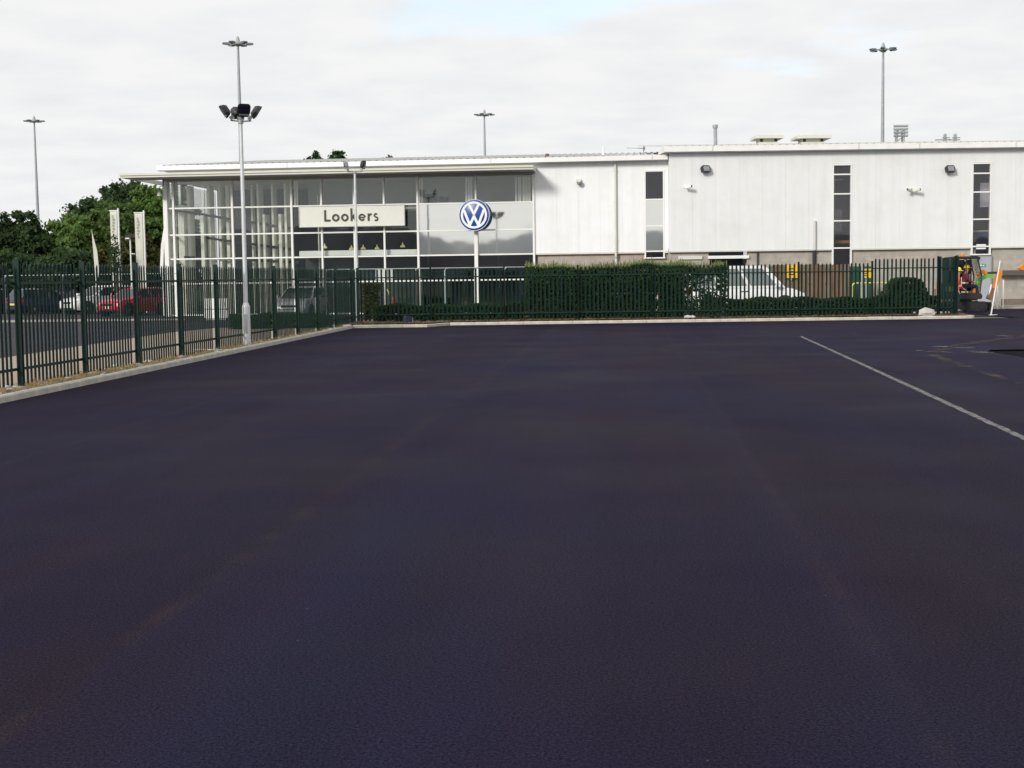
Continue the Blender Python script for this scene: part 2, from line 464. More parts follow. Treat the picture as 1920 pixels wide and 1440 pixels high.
M_DARK = mat('interior_shade', (0.06, 0.06, 0.062), 0.9)  # the rooms' shade is put into this colour
M_GREYIN = mat('grey_interior', (0.44, 0.435, 0.425), 0.9, var=0.08, vscale=1)
M_FLOORIN = mat('tiled_floor', (0.10, 0.097, 0.09), 0.5)
M_BLACK = mat('black_metal', (0.018, 0.018, 0.02), 0.45)
M_BLACKP = mat('black_plastic', (0.02, 0.02, 0.022), 0.6)
M_GLASS = glass_mat('window_glass', (0.93, 0.945, 0.935), 0.06)
M_GLASSD = glass_mat('tinted_window_glass', (0.84, 0.83, 0.86), 0.05)
M_LENS = glass_mat('lamp_glass', (0.5, 0.5, 0.5), 0.35)
M_SPAN = spandrel_mat('mirror_spandrel', (0.10, 0.105, 0.10), 0.84)
M_CARGLASS = mat('car_glass', (0.012, 0.016, 0.018), 0.06, spec=0.9)
M_RUBBER = mat('rubber', (0.018, 0.018, 0.018), 0.85)
M_RIM = mat('alloy', (0.45, 0.46, 0.47), 0.35, 0.8)
M_REDL = mat('red_lens', (0.55, 0.012, 0.012), 0.2)
M_CLEARL = mat('headlamp', (0.7, 0.72, 0.74), 0.12, spec=0.8)
M_PLATEW = mat('white_plate', (0.78, 0.78, 0.74), 0.5)
M_PLATEY = mat('yellow_plate', (0.72, 0.60, 0.16), 0.5)
M_YELLOW = mat('sign_yellow', (0.75, 0.47, 0.012), 0.5)
M_YRAIL = mat('rail_yellow', (0.62, 0.56, 0.10), 0.5)
M_SIGNC = mat('sign_cream', (0.70, 0.70, 0.62), 0.5, var=0.03)
M_LETTER = mat('letter_brown', (0.045, 0.048, 0.028), 0.5)
M_BLUE = mat('emblem_blue', (0.012, 0.065, 0.30), 0.35)
M_EMW = mat('emblem_white', (0.82, 0.83, 0.84), 0.35)
M_WOOD = mat('fence_timber', (0.17, 0.095, 0.055), 0.85, var=0.35, vscale=3, stretch=(6, 6, 0.4), bump=0.3, bscale=20)
M_WOOD2 = mat('fence_timber_grey', (0.165, 0.125, 0.085), 0.85, var=0.35, vscale=3, stretch=(6, 6, 0.4), bump=0.3, bscale=20)
M_TRUNK = mat('tree_bark', (0.075, 0.055, 0.04), 0.95, var=0.3, vscale=6, bump=0.5, bscale=20)
M_DKLEAF = leaf_mat('dark_leaves', (0.028, 0.052, 0.025), (0.09, 0.14, 0.06), .45)
M_MIDLEAF = leaf_mat('mid_leaves', (0.064, 0.10, 0.034), (0.165, 0.25, 0.08), .5)
M_LTLEAF = leaf_mat('light_leaves', (0.085, 0.135, 0.038), (0.20, 0.32, 0.095), .5)
M_OLVLEAF = leaf_mat('olive_leaves', (0.035, 0.040, 0.014), (0.10, 0.105, 0.035))
M_HEDGE = leaf_mat('hedge_leaves', (0.016, 0.034, 0.013), (0.068, 0.125, 0.036))
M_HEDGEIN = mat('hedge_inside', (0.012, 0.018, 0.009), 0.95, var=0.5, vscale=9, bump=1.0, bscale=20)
M_HEDGEL = leaf_mat('sunlit_hedge_tips', (0.10, 0.13, 0.045), (0.26, 0.30, 0.13))  # pale tone paints the sun on the hedge top
M_DRY = leaf_mat('dry_grass', (0.20, 0.15, 0.06), (0.42, 0.34, 0.16), 0.2)
M_STONE = mat('pale_stone', (0.48, 0.46, 0.42), 0.9, var=0.25, vscale=6, bump=0.6, bscale=15)
M_LINE = worn_paint_mat('worn_line_paint', (0.20, 0.195, 0.195), 0.64, 7.0)
M_DUST = worn_paint_mat('cement_dust', (0.30, 0.28, 0.26), 0.30, 1.8)
M_DUST2 = worn_paint_mat('earth_dust', (0.085, 0.075, 0.075), 0.42, 1.3)
M_BANNER = mat('banner_cloth', (0.60, 0.60, 0.52), 0.8, var=0.05, vscale=2)
M_BTEXT = mat('banner_print', (0.38, 0.38, 0.33), 0.8)
M_ORANGE = mat('digger_orange', (0.72, 0.22, 0.015), 0.4)
M_GREENP = mat('digger_green', (0.16, 0.42, 0.07), 0.4)
M_HIVIS = mat('hi_vis_orange', (0.85, 0.12, 0.02), 0.7)
M_MAROON = mat('maroon_cloth', (0.16, 0.02, 0.035), 0.8)
M_NAVY = mat('navy_cloth', (0.012, 0.013, 0.03), 0.85)
M_STRIP = mat('reflective_strip', (0.75, 0.74, 0.62), 0.4)
M_HELMET = mat('yellow_helmet', (0.80, 0.62, 0.04), 0.35)
M_SKIN = mat('skin', (0.45, 0.24, 0.17), 0.6)
M_DOOR = mat('grey_door', (0.36, 0.38, 0.42), 0.5, var=0.06)
M_EXIT = mat('exit_green', (0.02, 0.30, 0.13), 0.4)
M_LAMPY = mat('pendant_glow', (0.8, 0.75, 0.4), 0.5, emis=((1.0, 0.86, 0.42), 0.3))
M_CURTAIN = mat('curtain', (0.82, 0.81, 0.73), 0.8)
M_HILL = mat('far_hill', (0.13, 0.14, 0.165), 0.95, var=0.25, vscale=0.02)

# ------------------------------------------------------------------ mesh builder
class MB:
    def __init__(s):
        s.v = []; s.f = []
    def add(s, vs, fs):
        b = len(s.v)
        s.v += [tuple(p) for p in vs]
        s.f += [tuple(i + b for i in f) for f in fs]
        return s
    def box(s, x0, x1, y0, y1, z0, z1, M=None):
        vs = [Vector((x, y, z)) for x in (x0, x1) for y in (y0, y1) for z in (z0, z1)]
        if M is not None:
            vs = [M @ p for p in vs]
        return s.add(vs, [(0, 1, 3, 2), (4, 6, 7, 5), (0, 4, 5, 1), (2, 3, 7, 6), (0, 2, 6, 4), (1, 5, 7, 3)])
    def bbox(s, x0, x1, y0, y1, z0, z1, c=0.02, M=None):
        """box whose long vertical-plane edges are chamfered (octagonal section in xz)"""
        pts = [(x0 + c, z0), (x1 - c, z0), (x1, z0 + c), (x1, z1 - c), (x1 - c, z1), (x0 + c, z1), (x0, z1 - c), (x0, z0 + c)]
        return s.prism(pts, y0, y1, M)
    def prism(s, pts, y0, y1, M=None):
        """polygon in xz extruded along y"""
        n = len(pts)
        vs = [Vector((p[0], y0, p[1])) for p in pts] + [Vector((p[0], y1, p[1])) for p in pts]
        if M is not None:
            vs = [M @ p for p in vs]
        fs = [tuple(range(n)), tuple(range(2 * n - 1, n - 1, -1))]
        fs += [(i, i + n, (i + 1) % n + n, (i + 1) % n) for i in range(n)]
        return s.add(vs, fs)
    def quad(s, a, b, c, d):
        return s.add([a, b, c, d], [(0, 1, 2, 3)])
    def tube(s, pts, r, n=8, cap=True):
        pts = [Vector(p) for p in pts]
        rs = r if isinstance(r, (list, tuple)) else [r] * len(pts)
        rings = []
        ref = Vector((0, 0, 1))
        d0 = (pts[1] - pts[0]).normalized()
        if abs(d0.dot(ref)) > 0.95:
            ref = Vector((1, 0, 0))
        for i, p in enumerate(pts):
            d = (pts[min(i + 1, len(pts) - 1)] - pts[max(i - 1, 0)]).normalized()
            a = d.cross(ref).normalized(); b = d.cross(a)
            rings.append([p + (a * math.cos(2 * math.pi * k / n) + b * math.sin(2 * math.pi * k / n)) * rs[i] for k in range(n)])
        vs = [q for rg in rings for q in rg]
        fs = []
        for i in range(len(pts) - 1):
            for k in range(n):
                fs.append((i * n + k, i * n + (k + 1) % n, (i + 1) * n + (k + 1) % n, (i + 1) * n + k))
        if cap:
            fs.append(tuple(range(n - 1, -1, -1)))
            fs.append(tuple((len(pts) - 1) * n + k for k in range(n)))
        return s.add(vs, fs)
    def lathe(s, prof, n=16, M=None):
        """profile (r, z) turned round z"""
        vs = []
        for r, z in prof:
            for k in range(n):
                p = Vector((r * math.cos(2 * math.pi * k / n), r * math.sin(2 * math.pi * k / n), z))
                vs.append(M @ p if M is not None else p)
        fs = []
        for i in range(len(prof) - 1):
            for k in range(n):
                fs.append((i * n + k, i * n + (k + 1) % n, (i + 1) * n + (k + 1) % n, (i + 1) * n + k))
        fs.append(tuple(range(n - 1, -1, -1)))
        fs.append(tuple((len(prof) - 1) * n + k for k in range(n)))
        return s.add(vs, fs)
    def stroke(s, pts, w, y0, y1, closed=False, M=None):
        """mitred flat stroke through 2-D points (x, z), y0..y1 deep"""
        P = [Vector(p) for p in pts]
        n = len(P); L = []; Rr = []
        for i in range(n):
            if closed:
                a, b = P[i - 1], P[(i + 1) % n]
            else:
                a, b = P[max(i - 1, 0)], P[min(i + 1, n - 1)]
            d1 = (P[i] - a).normalized() if (P[i] - a).length > 1e-9 else (b - P[i]).normalized()
            d2 = (b - P[i]).normalized() if (b - P[i]).length > 1e-9 else d1
            n1 = Vector((-d1.y, d1.x)); n2 = Vector((-d2.y, d2.x))
            m = (n1 + n2).normalized()
            k = 1.0 / max(0.35, m.dot(n1))
            L.append(P[i] + m * (w / 2 * k)); Rr.append(P[i] - m * (w / 2 * k))
        vs = []
        for y in (y0, y1):
            for i in range(n):
                vs.append(Vector((L[i].x, y, L[i].y))); vs.append(Vector((Rr[i].x, y, Rr[i].y)))
        if M is not None:
            vs = [M @ p for p in vs]
        o = 2 * n; fs = []
        for i in range(n if closed else n - 1):
            j = (i + 1) % n
            fs += [(2 * i, 2 * j, 2 * j + 1, 2 * i + 1), (o + 2 * i, o + 2 * i + 1, o + 2 * j + 1, o + 2 * j),
                   (2 * i, o + 2 * i, o + 2 * j, 2 * j), (2 * i + 1, 2 * j + 1, o + 2 * j + 1, o + 2 * i + 1)]
        if not closed:
            fs += [(0, 1, o + 1, o), (2 * n - 2, o + 2 * n - 2, o + 2 * n - 1, 2 * n - 1)]
        return s.add(vs, fs)
    def mesh(s, name, m, smooth=False):
        me = bpy.data.meshes.new(name)
        me.from_pydata(s.v, [], s.f)
        me.update()
        if m is not None:
            me.materials.append(m)
        if smooth:
            for p in me.polygons:
                p.use_smooth = True
            me.set_sharp_from_angle(angle=R(38))
        return me
    def build(s, name, m, parent=None, Mx=None, smooth=False):
        return place(name, s.mesh(name, m, smooth), parent, Mx)

I4 = Matrix.Identity(4)
def place(name, me, parent=None, Mx=None):
    o = bpy.data.objects.new(name, me)
    COL.objects.link(o)
    if parent is not None:
        if Mx is None:
            Mx = I4
        o.parent = parent
        base = world_of(parent)
        if Mx is not None:
            o.matrix_basis = base.inverted() @ Mx
    elif Mx is not None:
        o.matrix_basis = Mx
    return o
def world_of(o):
    return (world_of(o.parent) @ o.matrix_basis) if o.parent else o.matrix_basis.copy()
I4 = Matrix.Identity(4)

def tag(o, label=None, cat=None, group=None, kind=None):
    if label: o['label'] = label
    if cat: o['category'] = cat
    if group: o['group'] = group
    if kind: o['kind'] = kind
    return o
def thing(name, label, cat, loc=(0, 0, 0), rz=0.0, group=None):
    o = bpy.data.objects.new(name, None)
    COL.objects.link(o)
    o.empty_display_size = 0.3
    o.matrix_basis = Matrix.Translation(Vector(loc)) @ Matrix.Rotation(rz, 4, 'Z')
    return tag(o, label, cat, group)
def kids(o):
    return [c for c in bpy.data.objects if c.parent is o]
def copy_tree(o, parent=None):
    c = o.copy(); COL.objects.link(c); c.parent = parent
    for ch in kids(o):
        copy_tree(ch, c)
    return c

# ------------------------------------------------------------------ ground, roads, beds
def sheet(name, pts, z, m, nx=1):
    mb = MB()
    mb.add([(p[0], p[1], z) for p in pts], [tuple(range(len(pts)))])
    return tag(mb.build(name, m), kind='structure')

g = MB(); g.quad((-1500, -900, -0.03), (1500, -900, -0.03), (1500, 3000, -0.03), (-1500, 3000, -0.03))
tag(g.build('ground', M_GROUND), kind='structure')

FA, FB = -10.22, 0.0871                       # left fence line X = FA + FB * Y
def fx(Y): return FA + FB * Y
def kx(Y): return -7.57 + 0.0671 * (Y - 20.5)   # asphalt edge of the left kerb
YC = 51.5                                      # back fence line
YK = 50.95                                     # front face of back kerb
asph = [(kx(-3), -3), (30, -3), (30, 64.0), (18.6, 64.0), (18.6, YK), (X_at(842, YK), YK), (X_at(800, YK - 1.4), YK - 1.4), (kx(YK - 1.4), YK - 1.4)]
sheet('car_park', asph, 0.0, M_ASPH)
sheet('service_road', [(-60, 47), (-60, 61.5), (X_at(1320, 61.5), 61.5), (X_at(1320, 58), 58), (X_at(640, 56), 56), (-11.7, 50.5), (-11.9, 36), (-12.6, 20), (-16, 20), (-40, 36)], -0.012, M_ROAD)
sheet('gravel_strip', [(fx(15) - .2, 15), (fx(50) - .2, 50), (-11.0, 52), (-11.8, 48), (-12.1, 36), (-12.6, 15)], -0.008, M_GRAVEL)
sheet('forecourt', [(-60, 61.5), (-60, 100), (-16, 100), (-14, 66), (40, 66), (40, 53.2), (18.6, 53.2), (X_at(1320, 58), 58), (X_at(1320, 61.5), 61.5)], -0.016, M_ROAD)
sheet('verge', [(-60, 62.5), (-60, 66), (-20, 66.5), (X_at(345, 64.5), 64.5), (X_at(345, 62.5), 62.5)], 0.0, M_PAVE)
# raised paving along the right-hand wall
mb = MB(); mb.box(18.75, 34, 62.9, 65.4, -0.02, 0.11)
tag(mb.build('pavement', M_PAVE), kind='structure')

def bed(name, pts2, m, z=0.06, amp=0.05, step=0.35):
    """soil strip between two polylines given as a function of t"""
    mb = MB()
    n = 120; k = 5
    for i in range(n + 1):
        a, b = pts2(i / n)
        for j in range(k + 1):
            s = j / k
            x = a[0] + (b[0] - a[0]) * s; y = a[1] + (b[1] - a[1]) * s
            hh = z + amp * (random.random() - 0.3) * (1 if 0 < j < k else 0.2)
            mb.v.append((x, y, hh))
    for i in range(n):
        for j in range(k):
            mb.f.append((i * (k + 1) + j, i * (k + 1) + j + 1, (i + 1) * (k + 1) + j + 1, (i + 1) * (k + 1) + j))
    return tag(mb.build(name, m), kind='structure')
bed('soil_strip', lambda t: ((kx(14 + 36 * t) - 0.12, 14 + 36 * t), (fx(14 + 36 * t) - 0.35, 14 + 36 * t)), M_SOIL, 0.06, 0.05)
XR = X_at(1790, 51.5)                                      # right end of the back fence
xl = kx(YK - 1.4)
def backbed(t):
    x = xl - 0.3 + (XR + .45 - xl + 0.3) * t
    y0 = YK + 0.13
    x842, x800 = X_at(842, YK), X_at(800, YK - 1.4)
    if x < x800: y0 = YK - 1.4 + 0.13
    elif x < x842: y0 = YK + 0.13 - 1.4 * (x842 - x) / (x842 - x800)
    return ((x, y0), (x, 56.4))
bed('planting_bed', backbed, M_BARK, 0.13, 0.10)

# kerbs: every kerb stone its own piece
def kerb(name, path, m, h=0.105, label=None):
    root = bpy.data.objects.new(name, None); COL.objects.link(root); tag(root, kind='structure')
    st = MB(); L = 0.905
    # stone along +x, face at y = 0, body to -y... rounded top front edge
    st.prism([(0, 0)], 0, 0) if False else None
    prof = [(0, -0.06), (0, h - 0.022), (-0.022, h), (-0.125, h), (-0.125, -0.06)]
    vs = [Vector((x, p[0], p[1])) for x in (0, L) for p in prof]
    n = len(prof)
    fs = [tuple(range(n)), tuple(range(2 * n - 1, n - 1, -1))] + [(i, i + n, (i + 1) % n + n, (i + 1) % n) for i in range(n)]
    st.add(vs, fs)
    me = st.mesh('kerb_stone', m)
    for (a, b) in zip(path[:-1], path[1:]):
        a = Vector(a); b = Vector(b); d = (b - a); ln = d.length; d.normalize()
        k = max(1, round(ln / 0.915)); pitch = ln / k
        ang = math.atan2(d.y, d.x)
        for i in range(k):
            p = a + d * (pitch * i)
            Mx = Matrix.Translation((p.x, p.y, random.uniform(-0.004, 0.004))) @ Matrix.Rotation(ang + random.uniform(-.004, .004), 4, 'Z') @ Matrix.Diagonal((pitch / 0.915, 1, 1, 1))
            place('kerb_stone', me, root, Mx)
    bd = MB()
    for (a, b) in zip(path[:-1], path[1:]):
        d = Vector(b) - Vector(a); nn = Vector((d.y, -d.x)).normalized()
        if True:
            a2 = Vector(a) + nn * 0.02; b2 = Vector(b) + nn * 0.02
            a3 = Vector(a) + nn * 0.11; b3 = Vector(b) + nn * 0.11
            bd.add([(*a2, 0), (*b2, 0), (*b3, 0), (*a3, 0), (*a2, h - .02), (*b2, h - .02), (*b3, h - .02), (*a3, h - .02)],
                   [(0, 1, 2, 3), (4, 5, 6, 7), (0, 1, 5, 4), (2, 3, 7, 6), (0, 3, 7, 4), (1, 2, 6, 5)])
    o = bd.build('kerb_bedding', mat('mortar', (0.24, 0.22, 0.19), 0.9), root)
    return root
# stone face looks to the right of travel when body sits to the left (local -y is right of travel) -> travel so that the body side is right
xa, xb, xc = X_at(660, YK - 1.4), X_at(800, YK - 1.4), X_at(842, YK)
kerb('kerb', [(xa, YK - 1.4), (kx(14), 14)], M_KERB)
endx = X_at(1812, YK)
arc = [(endx + 0.42 * math.sin(a), YK + 0.42 - 0.42 * math.cos(a)) for a in (R(150), R(110), R(75), R(40), R(0))]
kerb('kerb', arc + [(xc, YK), (xb, YK - 1.4), (xa, YK - 1.4)], M_KERB2)
# kerb by the right-hand paving
kerb('kerb', [(34, 62.9), (18.75, 62.9)], M_KERB2, 0.112)

# painted line, dark trench patch, dust
a0, a1 = ground(1502, 631), ground(1920, 822)
dl = (a1 - a0).normalized(); a2 = a1 + dl * 9
nl = Vector((-dl.y, dl.x, 0)) * 0.047
mb = MB()
N = 160
for i in range(N + 1):
    p = a0 + (a2 - a0) * (i / N)
    j = random.uniform(-0.05, 0.05)
    mb.v += [tuple(p + nl * (1 + j * 4)), tuple(p - nl * (1 - j * 4))]
for i in range(N):
    mb.f.append((2 * i, 2 * i + 1, 2 * i + 3, 2 * i + 2))
mb.v = [(x, y, 0.004) for x, y, z in mb.v]
tag(mb.build('painted_line', M_LINE), kind='structure')
p1, p2 = ground(1850, 659), ground(1925, 675)
sheet('trench_patch', [(p1.x, p1.y), (16, p1.y + .1), (16, p2.y - 3), (p2.x + .3, p2.y)], 0.004, M_PATCH)  # flat black sheet stands in for the trench's dark inside
mb = MB(); mb.box(p1.x + .1, 16, p1.y, p1.y + 0.12, -0.01, 0.035)
tag(mb.build('asphalt_lip', M_PATCH), kind='structure')
def dust(px, py, w, d, rz):
    p = ground(px, py)
    c, s = math.cos(rz), math.sin(rz)
    pts = []
    for k in range(14):
        a = 2 * math.pi * k / 14; r = random.uniform(0.75, 1.1)
        x, y = w * r * math.cos(a), d * r * math.sin(a)
        pts.append((p.x + c * x - s * y, p.y + s * x + c * y))
    sheet('dust_mark', pts, 0.004, M_DUST)
for a in ((1753, 659, .22, .7, 0.3), (1790, 651, .35, 1.0, 0.9), (1845, 660, .3, .5, 0.2), (1905, 630, .5, .6, 0.1), (1602, 626, .12, .5, 0.0), (1820, 667, .1, .15, 0)):
    dust(*a)
def dust_arc(pix, w):
    P_ = [ground(*p) for p in pix]; mb = MB(); n = 0
    pts = []
    for a, b in zip(P_[:-1], P_[1:]):
        for k in range(6): pts.append(a + (b - a) * (k / 6))
    pts.append(P_[-1])
    for i, p in enumerate(pts):
        d = (pts[min(i + 1, len(pts) - 1)] - pts[max(i - 1, 0)]).normalized(); nn = Vector((-d.y, d.x, 0)) * w * random.uniform(.5, 1.2)
        mb.v += [(p.x + nn.x, p.y + nn.y, .004), (p.x - nn.x, p.y - nn.y, .004)]
    for i in range(len(pts) - 1): mb.f.append((2 * i, 2 * i + 1, 2 * i + 3, 2 * i + 2))
    tag(mb.build('dust_mark', M_DUST2), kind='structure')
dust_arc([(1743, 661), (1775, 652), (1820, 644), (1870, 637), (1925, 631)], .22)
dust_arc([(1745, 664), (1785, 679), (1830, 694), (1880, 709), (1930, 722)], .12)
# low ridge behind the camera: it shows only mirrored in the glass
HP = [(-260, 16), (-150, 17.5), (-105, 17.5), (-95, 15.0), (-86, 12.2), (-74, 13.2), (-62, 15.4), (-40, 13.2), (-20, 14.4), (20, 12.0), (60, 14.0), (130, 11), (260, 12)]
mb = MB(); N = 260
for i in range(N + 1):
    x = -260 + 520 * i / N
    for (xa_, ha), (xb_, hb) in zip(HP[:-1], HP[1:]):
        if xa_ <= x <= xb_:
            q = (x - xa_) / (xb_ - xa_); q = q * q * (3 - 2 * q); hgt = ha + (hb - ha) * q
    hgt += random.uniform(-.35, .35) + (.5 * math.sin(x * 1.3) if x < -92 else 0)
    mb.v += [(x, -250, -1), (x, -290, hgt), (x, -420, -1)]
for i in range(N):
    mb.f += [(3 * i, 3 * i + 3, 3 * i + 4, 3 * i + 1), (3 * i + 1, 3 * i + 4, 3 * i + 5, 3 * i + 2)]
tag(mb.build('hill', M_HILL, smooth=True), kind='structure')

# ------------------------------------------------------------------ the dealership building
BLD = thing('showroom_building', 'long low white-clad car showroom with glass front left and tall slit windows right', 'building', (0, 66, 0))
YR = 66.0
P0 = at(1250, 450, 66.45)
TH = R(-5.5)
LWM = Matrix.Translation((P0.x, P0.y, 0)) @ Matrix.Rotation(TH, 4, 'Z')
LWI = LWM.inverted()
RWM = Matrix.Translation((0, YR, 0))
def lw(px, py, off=0.0):
    """pixel -> (u, z) on the left wing's front, off metres in front of it"""
    o = LWI @ CAM; d = LWI.to_3x3() @ ray(px, py)
    k = (-off - o.y) / d.y
    p = o + d * k
    return p.x, p.z
def rw(px, py, off=0.0):
    p = at(px, py, YR - off)
    return p.x, p.z
def part(mb, name, m, Mx=RWM, parent=None, smooth=False, label=None):
    o = mb.build(name, m, parent or BLD, Mx, smooth)
    if label: o['label'] = label
    return o
def B(*a):
    return MB().box(*a)

CLADZ = 2.85
# ---- left wing: glass front
U = [lw(p, 430)[0] for p in (327, 437, 548, 604, 665, 721, 784, 893, 1001)]
UC0 = lw(309, 430)[0]; UC1 = lw(316, 430)[0]
ez_col = lw(893, 432)[1]
ZB = [0.12, lw(893, 525)[1], lw(893, 477.5)[1], lw(893, 431.5)[1], lw(893, 380.5)[1], 6.62]
for i, u in enumerate(U):
    w = 0.05 if i in (0, 1, 2, 6, 8) else 0.042
    if i == 7: part(B(u - .085, u + .085, -.20, -.101, 0, ez_col), 'facade_column', M_WHITE, LWM)
    part(B(u - w, u + w, -0.10, 0.06, 0.0, 6.62), 'mullion', M_WHITE, LWM)
part(B(UC0, UC1 + 0.02, -0.16, 0.35, 0, 6.66), 'corner_column', M_WHITE, LWM)
us = [UC1 + 0.02] + U
tr_me = {}
for z in ZB[1:5] + [0.06]:
    for a, b in zip(us[:-1], us[1:]):
        la = a + (0.05 if a != us[0] else 0); lb = b - 0.05
        part(B(la, lb, -0.07, 0.05, z - 0.035, z + 0.035), 'transom', M_WHITE, LWM)
part(B(UC0, U[-1] + .05, -0.12, 0.12, 6.62, 6.74), 'head_rail', M_SOFFIT, LWM)
for zi, (z0, z1) in enumerate(zip(ZB[:-1], ZB[1:])):
    for a, b in zip(us[:-1], us[1:]):
        la = a + 0.05; lb = b - 0.05
        spn = a >= U[6] - .01 and zi in (2, 3)
        o = part(B(la - .02, lb + .02, 0.0, 0.012, z0 + 0.03, z1 - 0.03), 'pane', M_SPAN if spn else M_GLASS, LWM)
        if spn:
            o['label'] = 'opaque mirror-like spandrel pane'
            tilt = R(random.uniform(-0.12, 0.12))
for k in range(4):
    y0 = .36 + k * 1.9
    part(B(UC0 + .02, UC0 + .12, y0 + 1.80, y0 + 1.90, 0, 6.62), 'mullion', M_WHITE, LWM)
    for z0, z1 in zip(ZB[:-1], ZB[1:]):
        part(B(UC0 + .05, UC0 + .062, y0, y0 + 1.80, z0 + .03, z1 - .03), 'pane', M_GLASS, LWM)
for z in ZB[1:5]:
    part(B(UC0 + .03, UC0 + .11, .36, 7.9, z - .03, z + .03), 'transom', M_WHITE, LWM)
# ---- showroom interior
UL, UR = UC0 + 0.2, U[-1] + 0.1
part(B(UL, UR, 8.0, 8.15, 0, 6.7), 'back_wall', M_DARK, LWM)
part(B(UL, UR, 0.1, 8.0, -0.005, 0.03), 'showroom_floor', M_FLOORIN, LWM)
part(B(UL, UR, 0.13, 8.0, 6.66, 6.73), 'ceiling', M_WHITE, LWM)
part(B(UR, UR + 0.12, 0.2, 8.0, 0, 6.66), 'side_wall', M_GREYIN, LWM)
# upper floor slab for the bays right of the third mullion, with office partitions
UO = U[2] + 0.25
part(B(UO, UR, 0.35, 7.8, ZB[2] + 0.06, ZB[2] + 0.30), 'floor_slab', M_CREAM, LWM)
part(B(UO, U[6] - 0.1, 2.4, 2.5, ZB[4] - 0.1, 6.66), 'office_wall', M_GREYIN, LWM)
part(B(U[6], UR - .02, 1.6, 1.7, ZB[2] + .3, 6.66), 'office_wall', M_GREYIN, LWM)
part(B(UO, U[6] - 0.1, 0.45, 2.4, ZB[4] - 0.22, ZB[4] - 0.1), 'office_floor', M_GREYIN, LWM)
part(B(UO, U[6] - .1, 5.0, 5.1, ZB[2] + .31, ZB[4] - .25), 'shade_panel', M_DARK, LWM)  # dark panels added behind the glass to paint the interior shade
part(B(UO, U[6] - .1, 1.5, 1.6, 0.03, ZB[2] + .05), 'shade_panel', M_DARK, LWM)
part(B(U[6] - .09, UR - .02, 3.9, 4.0, 0.03, ZB[2] + .05), 'shade_panel', M_BLACKP, LWM)
# white inner columns, blinds, dark sloping bars
for px, wpx in ((341, 11), (358, 6), (387, 6), (396, 5), (416, 4), (428, 6), (473, 3), (490, 3), (501, 4), (515, 4), (531, 5), (542, 4), (600, 2)):
    u, _ = lw(px, 430, -1.6)
    w = wpx * 0.0135
    part(B(u - w, u + w, .9 + random.uniform(0, .7), 2.0, 0.03, random.choice((5.0, 5.9, 6.5)) if px > 350 else 5.55), 'inner_column', M_CURTAIN, LWM)
for px0, py0, px1, py1, dpt in ((327, 394, 548, 429, 1.2), (380, 445, 548, 468, 1.2), (345, 482, 560, 492, 1.2)):
    u0, z0 = lw(px0, py0, -dpt); u1, z1 = lw(px1, py1, -dpt)
    mb = MB().prism([(u0, z0 - .05), (u1, z1 - .07), (u1, z1 + .07), (u0, z0 + .05)], dpt, dpt + .08)
    part(mb, 'sloping_bar', M_BLACK, LWM)
for px, wpx in ((556, 8), (789, 12), (880, 14), (988, 16), (975, 6), (968, 4)):
    u, _ = lw(px, 360, -.4); w = wpx * .013
    mb = MB(); n = max(2, int(w * 2 / 0.12))
    for k in range(n):
        a = u - w + 2 * w * k / n
        mb.box(a, a + 2 * w / n * .8, .32 + .02 * (k % 2), .35 + .02 * (k % 2), ZB[4] + .05, 6.55)
    part(mb, 'curtain', M_CURTAIN, LWM)
for px, py, s in ((809, 371, .28), (832, 375, .22)):
    u, z = lw(px, py, -.6)
    part(B(u - s, u + s, .6, .7, z - s * .7, z + s * .7), 'monitor', M_BLACKP, LWM)
u0, z0 = lw(562, 480, -.3); u1, z1 = lw(782, 470, -.3)
part(B(u0, u1, .22, .30, ZB[2] + .05, ZB[2] + .31), 'slab_edge', M_WHITE, LWM)
u0, _ = lw(703, 510); u1, _ = lw(735, 510)
part(B(u0, u1, .16, .22, ZB[1] + .06, ZB[1] + .6), 'notice_panel', M_WHITE, LWM)
# ---- canopy, fascia, gutter, roof
CU0 = lw(226, 333, 1.75)[0]; CU1 = U[-1] + 0.12
mb = MB(); mb.box(CU0, CU1, -1.75, 0.3, 6.74, 6.80); 
part(mb, 'canopy_soffit', M_SOFFIT, LWM)
mb = MB()
mb.box(CU0 - .02, CU1 + .02, -1.78, -1.72, 6.73, 6.83); mb.box(CU0 - .03, CU1 + .03, -1.83, -1.70, 6.83, 6.93)
mb.box(CU0 - .02, CU0 + .04, -1.72, 4.0, 6.73, 6.93); mb.box(CU1 - .04, CU1 + .02, -1.72, -.02, 6.73, 6.93)
part(mb, 'canopy_edge', M_CREAM, LWM)
part(B(CU0 + .04, CU1 - .04, -1.70, .3, 6.86, 6.90), 'canopy_top', M_ROOF, LWM)
GU0 = lw(293, 318, .45)[0]; GU1 = 0.06
part(B(GU0 + .35, CU1, -0.02, 0.14, 6.93, 7.2), 'fascia', M_CREAM, LWM)
mb = MB()
mb.prism([(GU0, 7.16), (GU1, 7.16), (GU1, 7.38), (GU0, 7.38)], -.46, -.40)
mb.box(GU0, GU1, -.40, .1, 7.14, 7.18); mb.box(GU0, GU0 + .05, -.40, 3, 7.18, 7.37)
part(mb, 'gutter', M_WHITE, LWM)
for px in (538, 920, 1223):
    u, _ = lw(px, 312, .46)
    part(B(u - .03, u + .03, -.475, -.455, 7.15, 7.39), 'gutter_bracket', M_CREAM, LWM)
